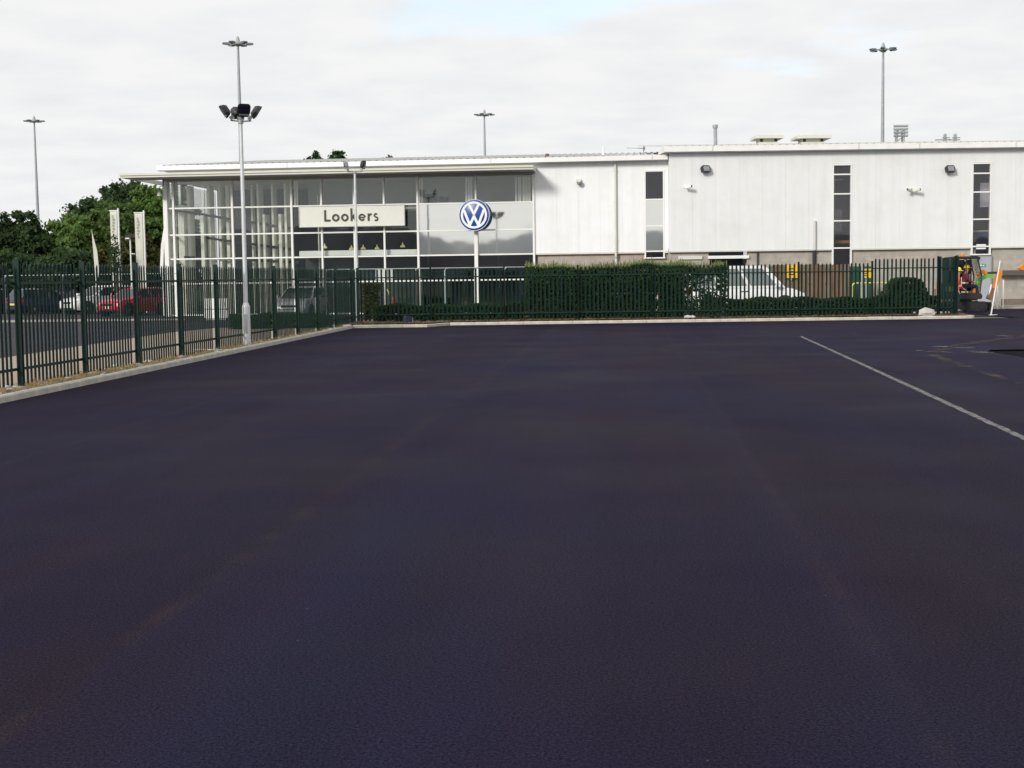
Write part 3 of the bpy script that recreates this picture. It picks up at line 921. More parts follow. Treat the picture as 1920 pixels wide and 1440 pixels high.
def ribbed_roof(u0, u1, y0, y1, z0, z1, Mx, pitch=0.34):
    mb = MB(); u = u0; prof = []
    while u < u1:
        prof += [(u, 0), (u + pitch * .55, 0), (u + pitch * .68, .045), (u + pitch * .87, .045)]
        u += pitch
    prof.append((u1, 0))
    n = len(prof)
    mb.v = [(a, y0, z0 + h) for a, h in prof] + [(a, y1, z1 + h) for a, h in prof]
    mb.f = [(i, i + 1, n + i + 1, n + i) for i in range(n - 1)]
    return part(mb, 'roof', M_ROOF, Mx)
ribbed_roof(GU0 + .1, 0.3, -.39, 17, 7.37, 9.0, LWM)
# ---- left wing: white cladding and base between the glass and the corner
WA0, WA1 = lw(1208, 400)[0], lw(1246, 400)[0]
CE = 0.15
def clad(u0, u1, z0, z1, m, Mx, pitch=1.12, name='wall_panel'):
    n = max(1, round((u1 - u0) / pitch)); p = (u1 - u0) / n
    for i in range(n):
        mb = MB(); a, b = u0 + i * p, u0 + (i + 1) * p
        e = random.uniform(-.0015, .0015)
        mb.bbox(a + .002, b - .002, -.03, .05, z0, z1, .003, Matrix.Translation((0, e, 0)))
        part(mb, name, m, Mx)
UG = U[-1] + .055
clad(UG, WA0, CLADZ, 7.16, M_CLAD, LWM)
clad(WA1, CE, CLADZ, 7.16, M_CLAD, LWM)
clad(WA0, WA1, 6.62, 7.16, M_CLAD, LWM)
part(B(UG, CE, .06, .3, 0, 7.2), 'inner_wall', M_GREYIN, LWM) if False else None
part(B(UG + .12, WA0, .10, .35, 0, CLADZ + .1), 'base_wall', M_BLOCK2, LWM)
part(B(WA1, CE, .10, .35, 0, CLADZ + .1), 'base_wall', M_BLOCK2, LWM)
zA = [2.63] + [lw(1227, y)[1] for y in (471, 423.5, 374)] + [6.62]
part(B(WA0, WA1, .10, .35, 0, 2.55), 'base_wall', M_BLOCK2, LWM)
part(B(UG - .01, WA0, -.05, .12, CLADZ - .07, CLADZ - .005), 'drip_trim', M_CREAM, LWM)
part(B(WA1, CE, -.05, .12, CLADZ - .07, CLADZ - .005), 'drip_trim', M_CREAM, LWM)
def slit_window(u0, u1, zs, Mx, spans=(), extra=True, gm=None):
    w = part(MB().box(u0, u0 + .07, -.055, .12, zs[0] - .05, zs[-1] + .02).box(u1 - .07, u1, -.055, .12, zs[0] - .05, zs[-1] + .02)
             .box(u0 - .03, u1 + .03, -.06, .12, zs[-1] + .02, zs[-1] + .09).box(u0 - .02, u1 + .02, -.06, .12, zs[0] - .11, zs[0] - .05), 'window', M_WHITE, Mx)
    for i in range(len(zs) - 1):
        o = part(B(u0 + .06, u1 - .06, .0, .012, zs[i] + .01, zs[i + 1] - .01), 'pane', M_SPAN if i in spans else (gm or M_GLASSD), Mx, w)
        if i > 0:
            part(B(u0 + .07, u1 - .07, -.045, .04, zs[i] - .032, zs[i] + .032), 'transom', M_WHITE, Mx, w)
    # room behind
    mb = MB(); r0, r1 = u0 - .9, u1 + .9
    mb.box(r0, r1, 3.0, 3.1, zs[0] - .4, zs[-1] + .4); mb.box(r0 - .1, r0, .4, 3.0, zs[0] - .4, zs[-1] + .4); mb.box(r1, r1 + .1, .4, 3.0, zs[0] - .4, zs[-1] + .4)
    mb.box(r0, r1, .4, 3.0, zs[-1] + .3, zs[-1] + .4); mb.box(r0, r1, .4, 3.0, zs[0] - .5, zs[0] - .4)
    part(mb, 'room_shell', M_GREYIN, Mx, w)
    return w
WNA = slit_window(WA0, WA1, zA, LWM, spans=(1, 2))
# downpipe on the left wing, grey return at the step
u, _ = lw(1154.5, 400)
part(MB().tube([(u, -.11, 2.62), (u, -.11, 7.15)], .06, 10), 'downpipe', M_CREAM, LWM, smooth=True)
part(MB().tube([(u, -.02, 0.1), (u, -.02, 2.7)], .06, 10), 'downpipe', M_CREAM, LWM, smooth=True)
for z in (3.4, 5.2, 6.7):
    part(B(u - .085, u + .085, -.12, -.03, z, z + .05), 'pipe_bracket', M_CREAM, LWM)

# ---- right wing
RX0 = rw(1254.5, 400)[0]; RX1 = 34.0
WB0, WB1 = rw(1560, 400)[0], rw(1597, 400)[0]
WC0, WC1 = rw(1821, 400)[0], rw(1858, 400)[0]
RT_Z = 7.50
for a, b in ((RX0, WB0), (WB1, WC0), (WC1, RX1)):
    clad(a, b, CLADZ, RT_Z, M_CLADR, RWM)
zb = [1.1, rw(1578, 465)[1], rw(1578, 414)[1], rw(1578, 363.5)[1], rw(1578, 327)[1], rw(1578, 311)[1]]
zc_ = [rw(1840, 474)[1], rw(1840, 462)[1], rw(1840, 411)[1], rw(1840, 360)[1], rw(1840, 325)[1], rw(1840, 308.5)[1]]
clad(WB0, WB1, zb[-1] + .1, RT_Z, M_CLADR, RWM); clad(WC0, WC1, zc_[-1] + .1, RT_Z, M_CLADR, RWM)
WNB = slit_window(WB0, WB1, zb, RWM); WNC = slit_window(WC0, WC1, zc_, RWM)
part(B(RX0, RX0 + .03, .05, 1.2, CLADZ, RT_Z), 'return_wall', M_CLADR, RWM)
part(B(RX0 + .0, RX0 + .3, .36, 1.2, 0, CLADZ), 'return_wall', M_BLOCK, RWM)
# block base with the shutter bay and the door cut out of it
SB0, SB1 = rw(1329, 480)[0], rw(1403, 480)[0]
DR0, DR1 = rw(1832, 520)[0], rw(1858, 520)[0]
for a, b, z0, z1 in ((RX0, SB0, 0, CLADZ + .1), (SB1, WB0, 0, CLADZ + .1), (WB1, DR0 - .05, 0, CLADZ + .1), (DR1 + .05, RX1, 0, CLADZ + .1)):
    part(B(a, b, .10, .35, z0, z1), 'base_wall', M_BLOCK, RWM)
part(B(WB0, WB1, .10, .35, 0, 0.98), 'base_wall', M_BLOCK, RWM)
for a, b in ((RX0, WB0), (WB1, WC0), (WC1, RX1)):
    part(B(a, b, -.05, .12, CLADZ - .06, CLADZ - .005), 'drip_trim', M_CREAM, RWM)
# shutter bay
lz0, lz1 = rw(1365, 484)[1], rw(1365, 480)[1]
part(B(SB0, SB1, 1.4, 1.5, 0, CLADZ), 'bay_back', M_DARK, RWM)
part(B(SB0 - .04, SB1 + .04, -.02, .30, lz0 - .02, lz1 + .02), 'bay_lintel', M_WHITE, RWM)
part(B(SB0 + .02, SB1 - .02, .15, .17, lz1 + .03, CLADZ + .02), 'bay_window', M_GLASSD, RWM)
part(B(SB0 - .002, SB0 + .05, .08, 1.4, 0, lz0 - .03), 'bay_jamb', M_BLOCK, RWM)
part(B(SB1 - .05, SB1 + .002, .08, 1.4, 0, lz0 - .03), 'bay_jamb', M_BLOCK, RWM)
# items seen in the slit windows
def inwin(px0, px1, py0, py1, d, m, name, w):
    a, z1 = rw(px0, py0, -d); b, z0 = rw(px1, py1, -d)
    part(B(a, b, d, d + .1, z0, z1), name, m, RWM, w)
inwin(1562, 1578, 392, 435, .8, M_GREYIN, 'cupboard', WNB)
inwin(1560, 1598, 451, 456, .6, mat('shelf_wood', (.45, .26, .07), .6), 'shelf', WNB)
inwin(1560, 1580, 336, 338, .9, M_WHITE, 'strip_light', WNB)
inwin(1838, 1855, 343, 388, .8, M_WHITE, 'wall_chart', WNC)
inwin(1833, 1838, 345, 392, .82, mat('blue_chart', (.08, .12, .3), .6), 'wall_chart', WNC)
inwin(1822, 1858, 432, 434, .7, M_CURTAIN, 'shelf', WNC)
inwin(1822, 1858, 436, 446, .75, mat('blue_shelf_goods', (.05, .07, .13), .6), 'box_row', WNC)
a, z1 = rw(1830, 458); b, z0 = rw(1848, 461)
part(B(a, b, -.06, -.048, z0, z1), 'paper_notice', M_WHITE, RWM, WNC)
a, z1 = rw(1830, 464.5); b, z0 = rw(1848, 467)
part(B(a, b, -.03, -.01, z0, z1), 'paper_notice', M_WHITE, RWM, WNC)
# door under the right-hand slit window
dz1 = zc_[0] - .12
dr = part(B(DR0, DR1, .02, .07, 0.12, dz1), 'door', M_DOOR, RWM)
part(MB().box(DR0 - .05, DR0 - .003, -.01, .12, .11, dz1).box(DR1 + .003, DR1 + .05, -.01, .12, .11, dz1), 'door_frame', M_PAVE, RWM, dr)
part(B(DR0 + .06, DR0 + .10, -.03, .02, 1.05, 1.25), 'handle', M_GALV, RWM, dr)
a, z1 = rw(1836, 495); b, z0 = rw(1848, 500)
s = part(B(a, b, -.005, .018, z0, z1), 'exit_sign', M_EXIT, RWM, dr, label='green and white running-man fire exit sign')
mb = MB()
hx = a + (b - a) * .72; hz = (z0 + z1) / 2
part(MB().box(a + .03, a + .12, -.012, -.006, z0 + .03, z1 - .03).box(hx - .03, hx + .02, -.012, -.006, hz - .045, hz + .03).box(hx - .05, hx - .02, -.012, -.006, hz - .05, hz - .02), 'exit_pictogram', M_WHITE, RWM, dr)
# downpipe, overflow, beam
u, _ = rw(1527, 440)
part(MB().tube([(u, -.10, CLADZ - .05), (u, -.10, rw(1527, 414)[1])], .065, 10), 'downpipe', mat('pale_grey_pipe', (.55, .55, .54), .5), RWM, smooth=True)
part(MB().tube([(u, .01, .1), (u, .01, CLADZ - .05)], .085, 10), 'downpipe', M_BLACK, RWM, smooth=True)
u, _ = rw(1421, 478)
part(MB().tube([(u, .04, .1), (u, .04, CLADZ - .1)], .04, 8), 'downpipe', M_BLACK, RWM, smooth=True)
a, z1 = rw(1874, 507); z0 = rw(1900, 516)[1]
part(B(a, RX1, -.28, .08, z0, z1), 'wall_beam', mat('dark_beam', (.09, .08, .075), .7), RWM)
a, z1 = rw(1272, 480); b, z0 = rw(1317, 486)
part(B(a, b, .02, .09, z0, z1), 'wall_board', M_CREAM, RWM)
part(B(rw(1836, 570)[0], rw(1858, 570)[0], -.55, .02, .111, .26), 'door_step', M_PAVE, RWM)
part(B(rw(1878, 570)[0], RX1, -.40, .08, .111, .38), 'wall_plinth', mat('brown_plinth', (.16, .125, .10), .85, var=.2), RWM)
# roof and gutter of the right wing
mb = MB()
mb.box(RX0 - .28, RX1, -.40, -.33, RT_Z - .02, RT_Z + .24); mb.box(RX0 - .28, RX1, -.33, .05, RT_Z - .05, RT_Z - .01)
mb.box(RX0 - .28, RX0 - .22, -.33, 2.0, RT_Z - .01, RT_Z + .24)
part(mb, 'gutter', M_WHITE, RWM)
for px in (1336, 1610, 1724, 1905):
    u, _ = rw(px, 285, .4)
    part(B(u - .03, u + .03, -.415, -.395, RT_Z - .02, RT_Z + .25), 'gutter_bracket', M_CREAM, RWM)
ribbed_roof(RX0 - .2, RX1, -.32, 16, RT_Z + .22, RT_Z + .22 + 16.3 * .0945, RWM)
# roof vents and flue
def vent(px0, px1, wf):
    Y = 69.5; p = at((px0 + px1) / 2, 262, Y); w = at(px1, 262, Y).x - p.x
    M = Matrix.Translation((p.x, Y, 0))
    zt = at(0 + (px0 + px1) / 2, 257, Y).z; zb_ = at((px0 + px1) / 2, 275, Y).z - .25
    v = part(MB().box(-w * .72, w * .72, -.6, .6, zb_, zb_ + .42), 'roof_vent', M_CREAM, M, label='low white roof ventilator with wide cap')
    part(MB().box(-w * .62, w * .62, -.5, .5, zb_ + .42, zt - .14), 'vent_louvre', M_CREAM, M, v)
    for s in (-1, 1):
        part(MB().box(s * w * .5 - .07, s * w * .5 + .07, -.52, -.50, zb_ + .45, zt - .14), 'vent_opening', M_BLACK, M, v)
    part(MB().prism([(-w, zt - .13), (w, zt - .13), (w, zt + .0), (w * .93, zt + .03), (-w * .93, zt + .03), (-w, zt + .0)], -.8, .8), 'vent_cap', M_CREAM, M, v)
vent(1411, 1464, 1); vent(1488, 1553, 1)
p = at(1342, 277, 67.5); pt = at(1341, 236, 67.5)
fl = part(MB().tube([(p.x, 1.5, p.z - .3), (pt.x, 1.5, pt.z)], .085, 10), 'flue', M_GALVD, RWM, smooth=True)
part(MB().tube([(pt.x, 1.5, pt.z - .1), (pt.x, 1.5, pt.z + .05)], .13, 10), 'flue_cap', M_GALVD, RWM, fl, smooth=True)
u, z = lw(1026, 293, -2.0)
part(MB().tube([(u, 2, z - .3), (u, 2, z + .12)], .10, 8), 'vent_pipe', mat('terracotta', (.2, .09, .07), .8), LWM, smooth=True)
u, z = lw(1131, 292, -2.0)
part(MB().tube([(u, 2, z - .3), (u, 2, lw(1131, 274, -2)[1])], .055, 8), 'vent_pipe', M_WHITE, LWM, smooth=True)

# ------------------------------------------------------------------ things fixed to the walls
def wall_flood(px, py, label, kind_big=True):
    u, z = rw(px, py)
    t = thing('wall_floodlight', label, 'floodlight', (u, YR, z), 0, 'floodlights on the white wall')
    M = Matrix.Translation((u, YR, z)) @ Matrix.Rotation(R(22 if px < 1500 else 14), 4, 'Z') @ Matrix.Rotation(R(-18), 4, 'X') @ Matrix.Scale(.84, 4)
    MB().prism([(-.24, -.17), (.24, -.17), (.26, .10), (.20, .19), (-.20, .19), (-.26, .10)], -.42, -.18).build('housing', M_BLACK, t, M)
    MB().box(-.19, .19, -.432, -.421, -.10, .13).build('lens', M_LENS, t, M)
    MB().box(-.20, .20, -.431, -.421, -.14, -.11).build('lens_trim', M_GALV, t, M)
    MB().box(-.05, .05, -.20, .0, -.06, .06).build('bracket', M_BLACK, t, Matrix.Translation((u, YR - .03, z)))
    return t
wall_flood(1318, 321, 'black floodlight high on the white wall nearest the building step')
wall_flood(1776, 321, 'black floodlight on the white wall beside the right slit window')
def cctv(px, py, M0, pos, label, two=False):
    u, z = pos
    W0 = M0 @ Matrix.Translation((u, -.03, z))
    t = thing('security_camera', label, 'security camera', W0.translation, 0, 'security cameras on the wall')
    for s in ((-1, 1) if two else (1,)):
        MB().box(-.05 + s * .02, .05 + s * .02, -.04, .0, -.06, .06).build('wall_plate', M_WHITE, t, W0)
        p0 = Vector((s * .03, -.03, 0)); p1 = Vector((s * .07, -.20, -.03))
        MB().tube([p0, p1], .025, 6).build('bracket', M_WHITE, t, W0)
        Mr = W0 @ Matrix.Translation((s * .16, -.26, -.04)) @ Matrix.Rotation(s * R(50), 4, 'Z') @ Matrix.Rotation(R(-12), 4, 'Y' if False else 'X')
        MB().bbox(-.06, .06, -.18, .16, -.06, .06, .02).build('camera_body', M_WHITE if not two else M_CREAM, t, Mr)
        MB().box(-.045, .045, -.19, -.181, -.045, .045).build('lens', M_BLACK, t, Mr)
    return t
u, z = lw(1086, 341)
W0 = LWM @ Matrix.Translation((u, -.03, z))
t = thing('security_camera', 'white dome camera on the white wall right of the canopy', 'security camera', W0.translation, 0, 'security cameras on the wall')
MB().box(-.14, .10, -.12, 0, -.02, .12).build('bracket', M_CREAM, t, W0)
MB().lathe([(.02, -.20), (.09, -.17), (.13, -.10), (.13, -.02)], 14, Matrix.Translation((0.02, -.16, .02))).build('dome', M_GALVD, t, W0, True)
cctv(0, 0, RWM, rw(1283, 350), 'white bullet camera below the floodlight near the building step')
cctv(0, 0, RWM, rw(1709, 356), 'pair of small cream cameras back to back on the wall', True)
# roof aerials
u, z = lw(1206, 293, -2); W0 = LWM @ Matrix.Translation((u, 2, z))
t = thing('roof_aerial', 'thin rooftop aerial with long boom near the roof step', 'aerial', W0.translation)
MB().tube([(.02, 0, -.35), (.02, 0, .5)], .025, 6).build('mast', M_GALVD, t, W0)
MB().tube([(-.8, 0, .42), (.05, 0, .38)], .016, 6).build('boom', M_GALVD, t, W0)
mb = MB()
for k in range(6): mb.box(-.25 + k * .06, -.24 + k * .06, -.2, .2, .37, .43)
mb.box(-.01, .10, -.12, .12, .30, .48)
mb.build('elements', M_GALVD, t, W0)

# ------------------------------------------------------------------ fascia sign with lettering
su0, sz1 = lw(561, 388, .4); su1, _ = lw(757.5, 386, .4); _, sz0 = lw(561, 425.5, .4)
SG = LWM
sc_ = (su0 + su1) / 2
SIGN = thing('fascia_sign', 'long cream sign board lettered Lookers across the glass front', 'sign', (LWM @ Vector((sc_, -.4, sz0))))
MB().box(su0, su1, -.40, -.22, sz0, sz1).build('sign_panel', M_SIGNC, SIGN, LWM)
mb = MB()
mb.box(su0 - .02, su1 + .02, -.42, -.2, sz1, sz1 + .03); mb.box(su0 - .02, su1 + .02, -.42, -.2, sz0 - .03, sz0)
mb.box(su0 - .03, su0, -.42, -.2, sz0 - .03, sz1 + .03); mb.box(su1, su1 + .03, -.42, -.2, sz0 - .03, sz1 + .03)
mb.build('sign_frame', M_GALV, SIGN, LWM)
for k in (.12, .5, .88):
    uu = su0 + (su1 - su0) * k
    MB().box(uu - .04, uu + .04, -.219, -.101, sz0 + .1, sz1 - .1).build('sign_bracket', M_GALVD, SIGN, LWM)
K = 0.00402
lu0, lzb = lw(608, 415.3, .42)
LM = LWM @ Matrix.Translation((lu0, -.403, lzb)) @ Matrix.Scale(K, 4)
def arc_pts(cx, cz, r, a0, a1, n=20):
    return [(cx + r * math.cos(R(a0 + (a1 - a0) * i / n)), cz + r * math.sin(R(a0 + (a1 - a0) * i / n))) for i in range(n + 1)]
def letter(strokes):
    mb = MB()
    for k, (pts, w, closed) in enumerate(strokes):
        mb.stroke(pts, w, -6 - k * .6, 0, closed)
    mb.build('letter', M_LETTER, SIGN, LM)
letter([([(12, 136), (12, 11), (76, 11)], 24, False)])
for cx in (141, 252):
    letter([(arc_pts(cx, 43, 34, 0, 360, 28)[:-1], 23, True)])
letter([([(334, 0), (334, 152)], 23, False), ([(346, 42), (382, 90)], 22, False), ([(350, 52), (392, 0)], 24, False)])
letter([(arc_pts(462, 43, 33, 0, 322, 24), 21, False), ([(432, 41), (494, 41)], 14, False)])
letter([([(542, 0), (542, 88)], 23, False), (arc_pts(572, 52, 26, 165, 70, 8), 20, False)])
letter([(arc_pts(632, 63, 19, 40, 270, 12)[:-1] + arc_pts(632, 23, 20, 90, -140, 12), 18, False)])

# round emblem sign on a white pole
eu, ez = lw(890.5, 403.5, .42)
ES = thing('emblem_sign', 'round blue and white V over W emblem sign on the glass front', 'sign', LWM @ Vector((eu, -.42, ez - .75)))
EM = LWM @ Matrix.Translation((eu, -.42, ez)) @ Matrix.Rotation(R(-6), 4, 'Z')
MB().box(-.08, .08, .18, .31, -.35, .35).build('mounting_bracket', M_GALVD, ES, EM)
RR = 0.745
def disc(r0, y0, y1, n=48):
    mb = MB(); mb.prism([(r0 * math.cos(2 * math.pi * i / n), r0 * math.sin(2 * math.pi * i / n)) for i in range(n)], y0, y1)
    return mb
def ring(ra, rb, y0, y1, n=56):
    return MB().stroke([((ra + rb) / 2 * math.cos(2 * math.pi * i / n), (ra + rb) / 2 * math.sin(2 * math.pi * i / n)) for i in range(n)], abs(rb - ra), y0, y1, True)
mbp = MB()
n = 48; prof = [(RR * .93, -.20), (RR, -.16), (RR, .16), (RR * .93, .20)]
mbp.lathe([(r, z) for r, z in prof], n, Matrix.Rotation(R(90), 4, 'X'))
mbp.build('drum', M_BLUE, ES, EM, True)
ring(RR * .955, RR * 1.005, -.172, -.13).build('edge_trim', M_EMW, ES, EM)
ring(RR * .72, RR * .86, -.222, -.203).build('emblem_ring', M_EMW, ES, EM)
q = RR * .76
def arm(pts, w):
    return MB().stroke([(x * q, z * q) for x, z in pts], w * q, -.219, -.203)
arm([(-.43, .90), (-.0, .07 + .02), (.43, .90)], .21).build('emblem_letter', M_EMW, ES, EM)
arm([(-.86, .43), (-.37, -.84), (0, -.10), (.37, -.84), (.86, .43)], .21).build('emblem_letter', M_EMW, ES, EM)

# ------------------------------------------------------------------ palisade fences
def pale_mesh(h, name='pale'):
    """W-section pale with a rounded, notched triple top; stands along z, face to -y, width 68 mm"""
    mb = MB(); w = .034
    cols = [(-w, .012), (-w * .62, 0), (-w * .2, .012), (0, .016), (w * .2, .012), (w * .62, 0), (w, .012)]
    tops = [h - .075, h - .02, h - .06, h, h - .06, h - .02, h - .075]
    t = .006
    n = len(cols)
    for off in (0, t):
        for (x, y), tz in zip(cols, tops):
            mb.v += [(x, y + off, 0), (x, y + off, tz)]
    o = 2 * n
    for i in range(n - 1):
        a, b = 2 * i, 2 * i + 2
        mb.f += [(a, b, b + 1, a + 1), (o + a, o + a + 1, o + b + 1, o + b), (a + 1, b + 1, o + b + 1, o + a + 1), (a, o + a, o + b, b)]
    mb.f += [(0, 1, o + 1, o), (2 * n - 2, o + 2 * n - 2, o + 2 * n - 1, 2 * n - 1)]
    return mb.mesh(name, M_FENCE)
def post_mesh(h):
    mb = MB(); a, b, t = .05, .028, .006
    mb.box(-a, a, -b, -b + t, 0, h); mb.box(-a, a, b - t, b, 0, h); mb.box(-t / 2, t / 2, -b + t, b - t, 0, h)
    mb.box(-a, a, -b, b, h, h + .008)
    return mb.mesh('post', M_FENCE)
def palisade(root, A, Bp, n_bays, z0, top, rails=(0.30, 1.72), front=1, first_post=True, step_from=None, step=0.0, pitch=0.153):
    """fence run from A to Bp (2-D); front = side the posts stand on"""
    A = Vector(A); Bp = Vector(Bp); d = Bp - A; L = d.length; d.normalize()
    ang = math.atan2(d.y, d.x); nrm = Vector((d.y, -d.x)) * front
    h = top - z0
    pm, pom = pale_mesh(h - .02), post_mesh(h + .02)
    bay = L / n_bays
    for i in range(n_bays + 1):
        if i == 0 and not first_post: continue
        zz = step if (step_from is not None and i >= step_from) else 0
        p = A + d * (bay * i) + nrm * .075
        place('post', pom, root, Matrix.Translation((p.x, p.y, z0 + zz)) @ Matrix.Rotation(ang + R(90), 4, 'Z'))
    for i in range(n_bays):
        zz = step if (step_from is not None and i >= step_from) else 0
        k = int(bay / pitch)
        off = (bay - (k - 1) * pitch) / 2
        for j in range(k):
            p = A + d * (bay * i + off + j * pitch)
            Mx = Matrix.Translation((p.x, p.y, z0 + zz + .01 + random.uniform(-.008, .008))) @ Matrix.Rotation(ang + (0 if front > 0 else R(180)) + random.uniform(-.03, .03), 4, 'Z') @ Matrix.Rotation(random.uniform(-.007, .007), 4, 'Y')
            place('pale', pm, root, Mx)
        for rz in rails:
            a = A + d * (bay * i) + nrm * .025; M = Matrix.Translation((a.x, a.y, z0 + zz + rz)) @ Matrix.Rotation(ang, 4, 'Z')
            s = 1 if front > 0 else -1
            mb = MB(); mb.box(.0, bay - .005, -s * .0 - .003, .003, -.022, .022); mb.box(0, bay - .005, min(-s * .04, -.003 * s), max(-s * .04, -.003 * s), -.022, -.016)
            mb.build('rail', M_FENCE, root, M)
LF = thing('palisade_fence', 'dark green steel palisade fence running down the left kerb', 'fence', (fx(36), 36, .05))
YB = YC
bayY = 2.74
corner = (fx(YB), YB)
Y0 = 22.96 - bayY
n_l = 11
# the run is laid out so that its posts fall every 2.74 m; the last short bay meets the corner
palisade(LF, (fx(Y0), Y0), (fx(Y0 + bayY * 11), Y0 + bayY * 11), 11, .05, 2.13)
palisade(LF, (fx(Y0 + bayY * 11), Y0 + bayY * 11), corner, 1, .05, 2.13, first_post=False)
BF = thing('palisade_fence', 'dark green steel palisade fence across the back of the car park', 'fence', (5, YB, .15))
bx0 = corner[0] + .05
bays = 7; bl = (X_at(1634, YB) - bx0) / 7
palisade(BF, (bx0, YB), (bx0 + bl * 7, YB), 7, .16, 2.13, rails=(.25, 1.62), first_post=False)
palisade(BF, (bx0 + bl * 7, YB), (XR - .65, YB), 1, .16, 2.27, rails=(.25, 1.72), first_post=False)
palisade(BF, (XR - .65, YB), (XR - .02, YB), 1, .16, 2.27, rails=(.25, 1.72), first_post=False)
palisade(BF, (XR, YB + .02), (XR + .22, YB + 2.75), 1, .12, 2.29, rails=(.3, 1.75), front=1)

# galvanised chain-link boundary behind
def chainlink(label, pts, posts, top):
    root = thing('chain_link_fence', label, 'fence', (*pts[0], 0))
    a, b = Vector(pts[0]), Vector(pts[1]); d = b - a; L = d.length; d.normalize()
    n = posts
    for i in range(n + 1):
        p = a + d * (L * i / n)
        MB().tube([(p.x, p.y, 0), (p.x, p.y, top - .12), (p.x + d.x * .05, p.y + d.y * .05, top - .03), (p.x + d.x * .14, p.y + d.y * .14, top)], 0.025, 8).build('post', M_GALVD, root, I4, True)
    MB().tube([(a.x, a.y, top), (b.x, b.y, top)], .022, 6).build('top_rail', M_GALV, root, I4, True)
    ang = math.atan2(d.y, d.x)
    M = Matrix.Translation((a.x, a.y, 0)) @ Matrix.Rotation(ang, 4, 'Z')
    mb = MB(); s = .12; r = .0013; hgt = top - .06
    k = int((L + hgt) / s)
    for i in range(k):
        for sg in (1, -1):
            x0 = i * s - (hgt if sg > 0 else 0); 
            za, zb2 = .05, hgt
            xa, xb2 = (x0, x0 + hgt - .05) if sg > 0 else (i * s, i * s - hgt + .05)
            # clip to 0..L
            def clip(xa, za, xb2, zb2):
                out = []
                for (x, z, ox, oz) in ((xa, za, xb2, zb2), (xb2, zb2, xa, za)):
                    if x < 0: t = (0 - x) / (ox - x); x, z = 0, z + (oz - z) * t
                    elif x > L: t = (L - x) / (ox - x); x, z = L, z + (oz - z) * t
                    out.append((x, z))
                return out
            if max(xa, xb2) <= 0 or min(xa, xb2) >= L: continue
            (x1, z1), (x2, z2) = clip(xa, za, xb2, zb2)
            if abs(x1 - x2) < .02: continue
            mb.quad((x1, sg * .002, z1 - r), (x2, sg * .002, z2 - r), (x2, sg * .002, z2 + r), (x1, sg * .002, z1 + r))
    o = mb.build('wire_mesh', M_FENCE, root, M); o['kind'] = 'stuff'
chainlink('galvanised chain-link fence behind the left palisade, in front of parked cars', [(X_at(10, 66.8), 66.8), (X_at(334, 66.8), 66.8)], 3, 2.12)
chainlink('galvanised chain-link fence between the back palisade and the glass front', [(X_at(612, 57), 57), (X_at(1002, 57), 57)], 7, 2.14)

# ------------------------------------------------------------------ lamp columns and masts
def flood_head(root, M, glass=True, m=None):
    m = m or M_BLACK
    mb = MB()
    prof = [(-.13, 0), (.13, 0), (.17, .12), (.17, .30), (.12, .36), (-.12, .36), (-.17, .30), (-.17, .12)]
    # front (wide) face at -y, back narrower
    n = len(prof)
    vs = [Vector((x, -.10, z)) for x, z in prof] + [Vector((x * .86, .0, .18 + (z - .18) * .8)) for x, z in prof] + [Vector((x * .5, .055, .18 + (z - .18) * .55)) for x, z in prof]
    fs = [tuple(range(n)), tuple(range(3 * n - 1, 2 * n - 1, -1))]
    for k in range(2):
        fs += [(k * n + i, k * n + n + i, k * n + n + (i + 1) % n, k * n + (i + 1) % n) for i in range(n)]
    mb.add(vs, fs)
    h = mb.build('floodlight', m, root, M)
    MB().prism([(-.10, .09), (.10, .09), (.13, .15), (.13, .27), (.09, .31), (-.09, .31), (-.13, .27), (-.13, .15)], -.112, -.101).build('lens', M_LENS, h, M)
    MB().box(-.12, .12, -.114, -.102, .05, .08).build('lens_trim', M_GALV, h, M)
    MB().box(-.05, .05, -.04, .05, -.10, .0).build('bracket', M_GALVD, h, M)
    return h
M_GALVL = mat('bright_galvanised', (0.60, 0.62, 0.63), 0.45, 0.3, var=0.1, vscale=6)
def lamp_column(name, label, x, y, top, heads, base=True, rad=(.083, .052), z0=0.0):
    t = thing(name, label, 'lamp post', (x, y, z0), 0, 'floodlight columns')
    if base:
        MB().lathe([(.105, 0), (.105, 1.02), (.10, 1.06), (.062, 1.15)], 16).build('base', M_GALVL, t, Matrix.Translation((x, y, z0)), True)
        MB().box(-.045, .045, -.108, -.100, .35, .85).build('access_door', M_GALVD, t, Matrix.Translation((x, y, z0)))
        MB().tube([(x, y, z0 + 1.1), (x, y, top)], [.058, .045], 14).build('shaft', M_GALVL, t, I4, True)
    else:
        MB().tube([(x, y, z0), (x, y, top)], [.07, .045], 14).build('shaft', M_GALVL, t, I4, True)
    MB().tube([(x, y, top - .08), (x, y, top + .02)], .07, 12).build('head_collar', M_GALVD, t, I4, True)
    mb = MB()
    for (az, off, tilt, mm) in heads:
        dx, dy = math.sin(R(az)), -math.cos(R(az))
        mb.tube([(x, y, top - .02), (x + dx * off, y + dy * off, top - .0)], .022, 6)
    mb.build('cross_arm', M_GALVD, t, I4)
    for (az, off, tilt, mm) in heads:
        dx, dy = math.sin(R(az)), -math.cos(R(az))
        M = Matrix.Translation((x + dx * off, y + dy * off, top + .11)) @ Matrix.Rotation(R(az), 4, 'Z') @ Matrix.Rotation(R(tilt), 4, 'X')
        flood_head(t, M, True, mm)
    return t
lp = (X_at(463, 36.3, 640), 36.3)
ltop = at(455, 226, 36.3).z
lamp_column('floodlight_column', 'tall grey lamp column with four black floodlights beside the left fence', lp[0], lp[1], ltop, [(24, .20, 30, None), (-70, .26, 33, None), (110, .27, 33, None), (-156, .17, 30, None)], z0=.03)
l2 = (X_at(668, 58.0, 450), 58.0)
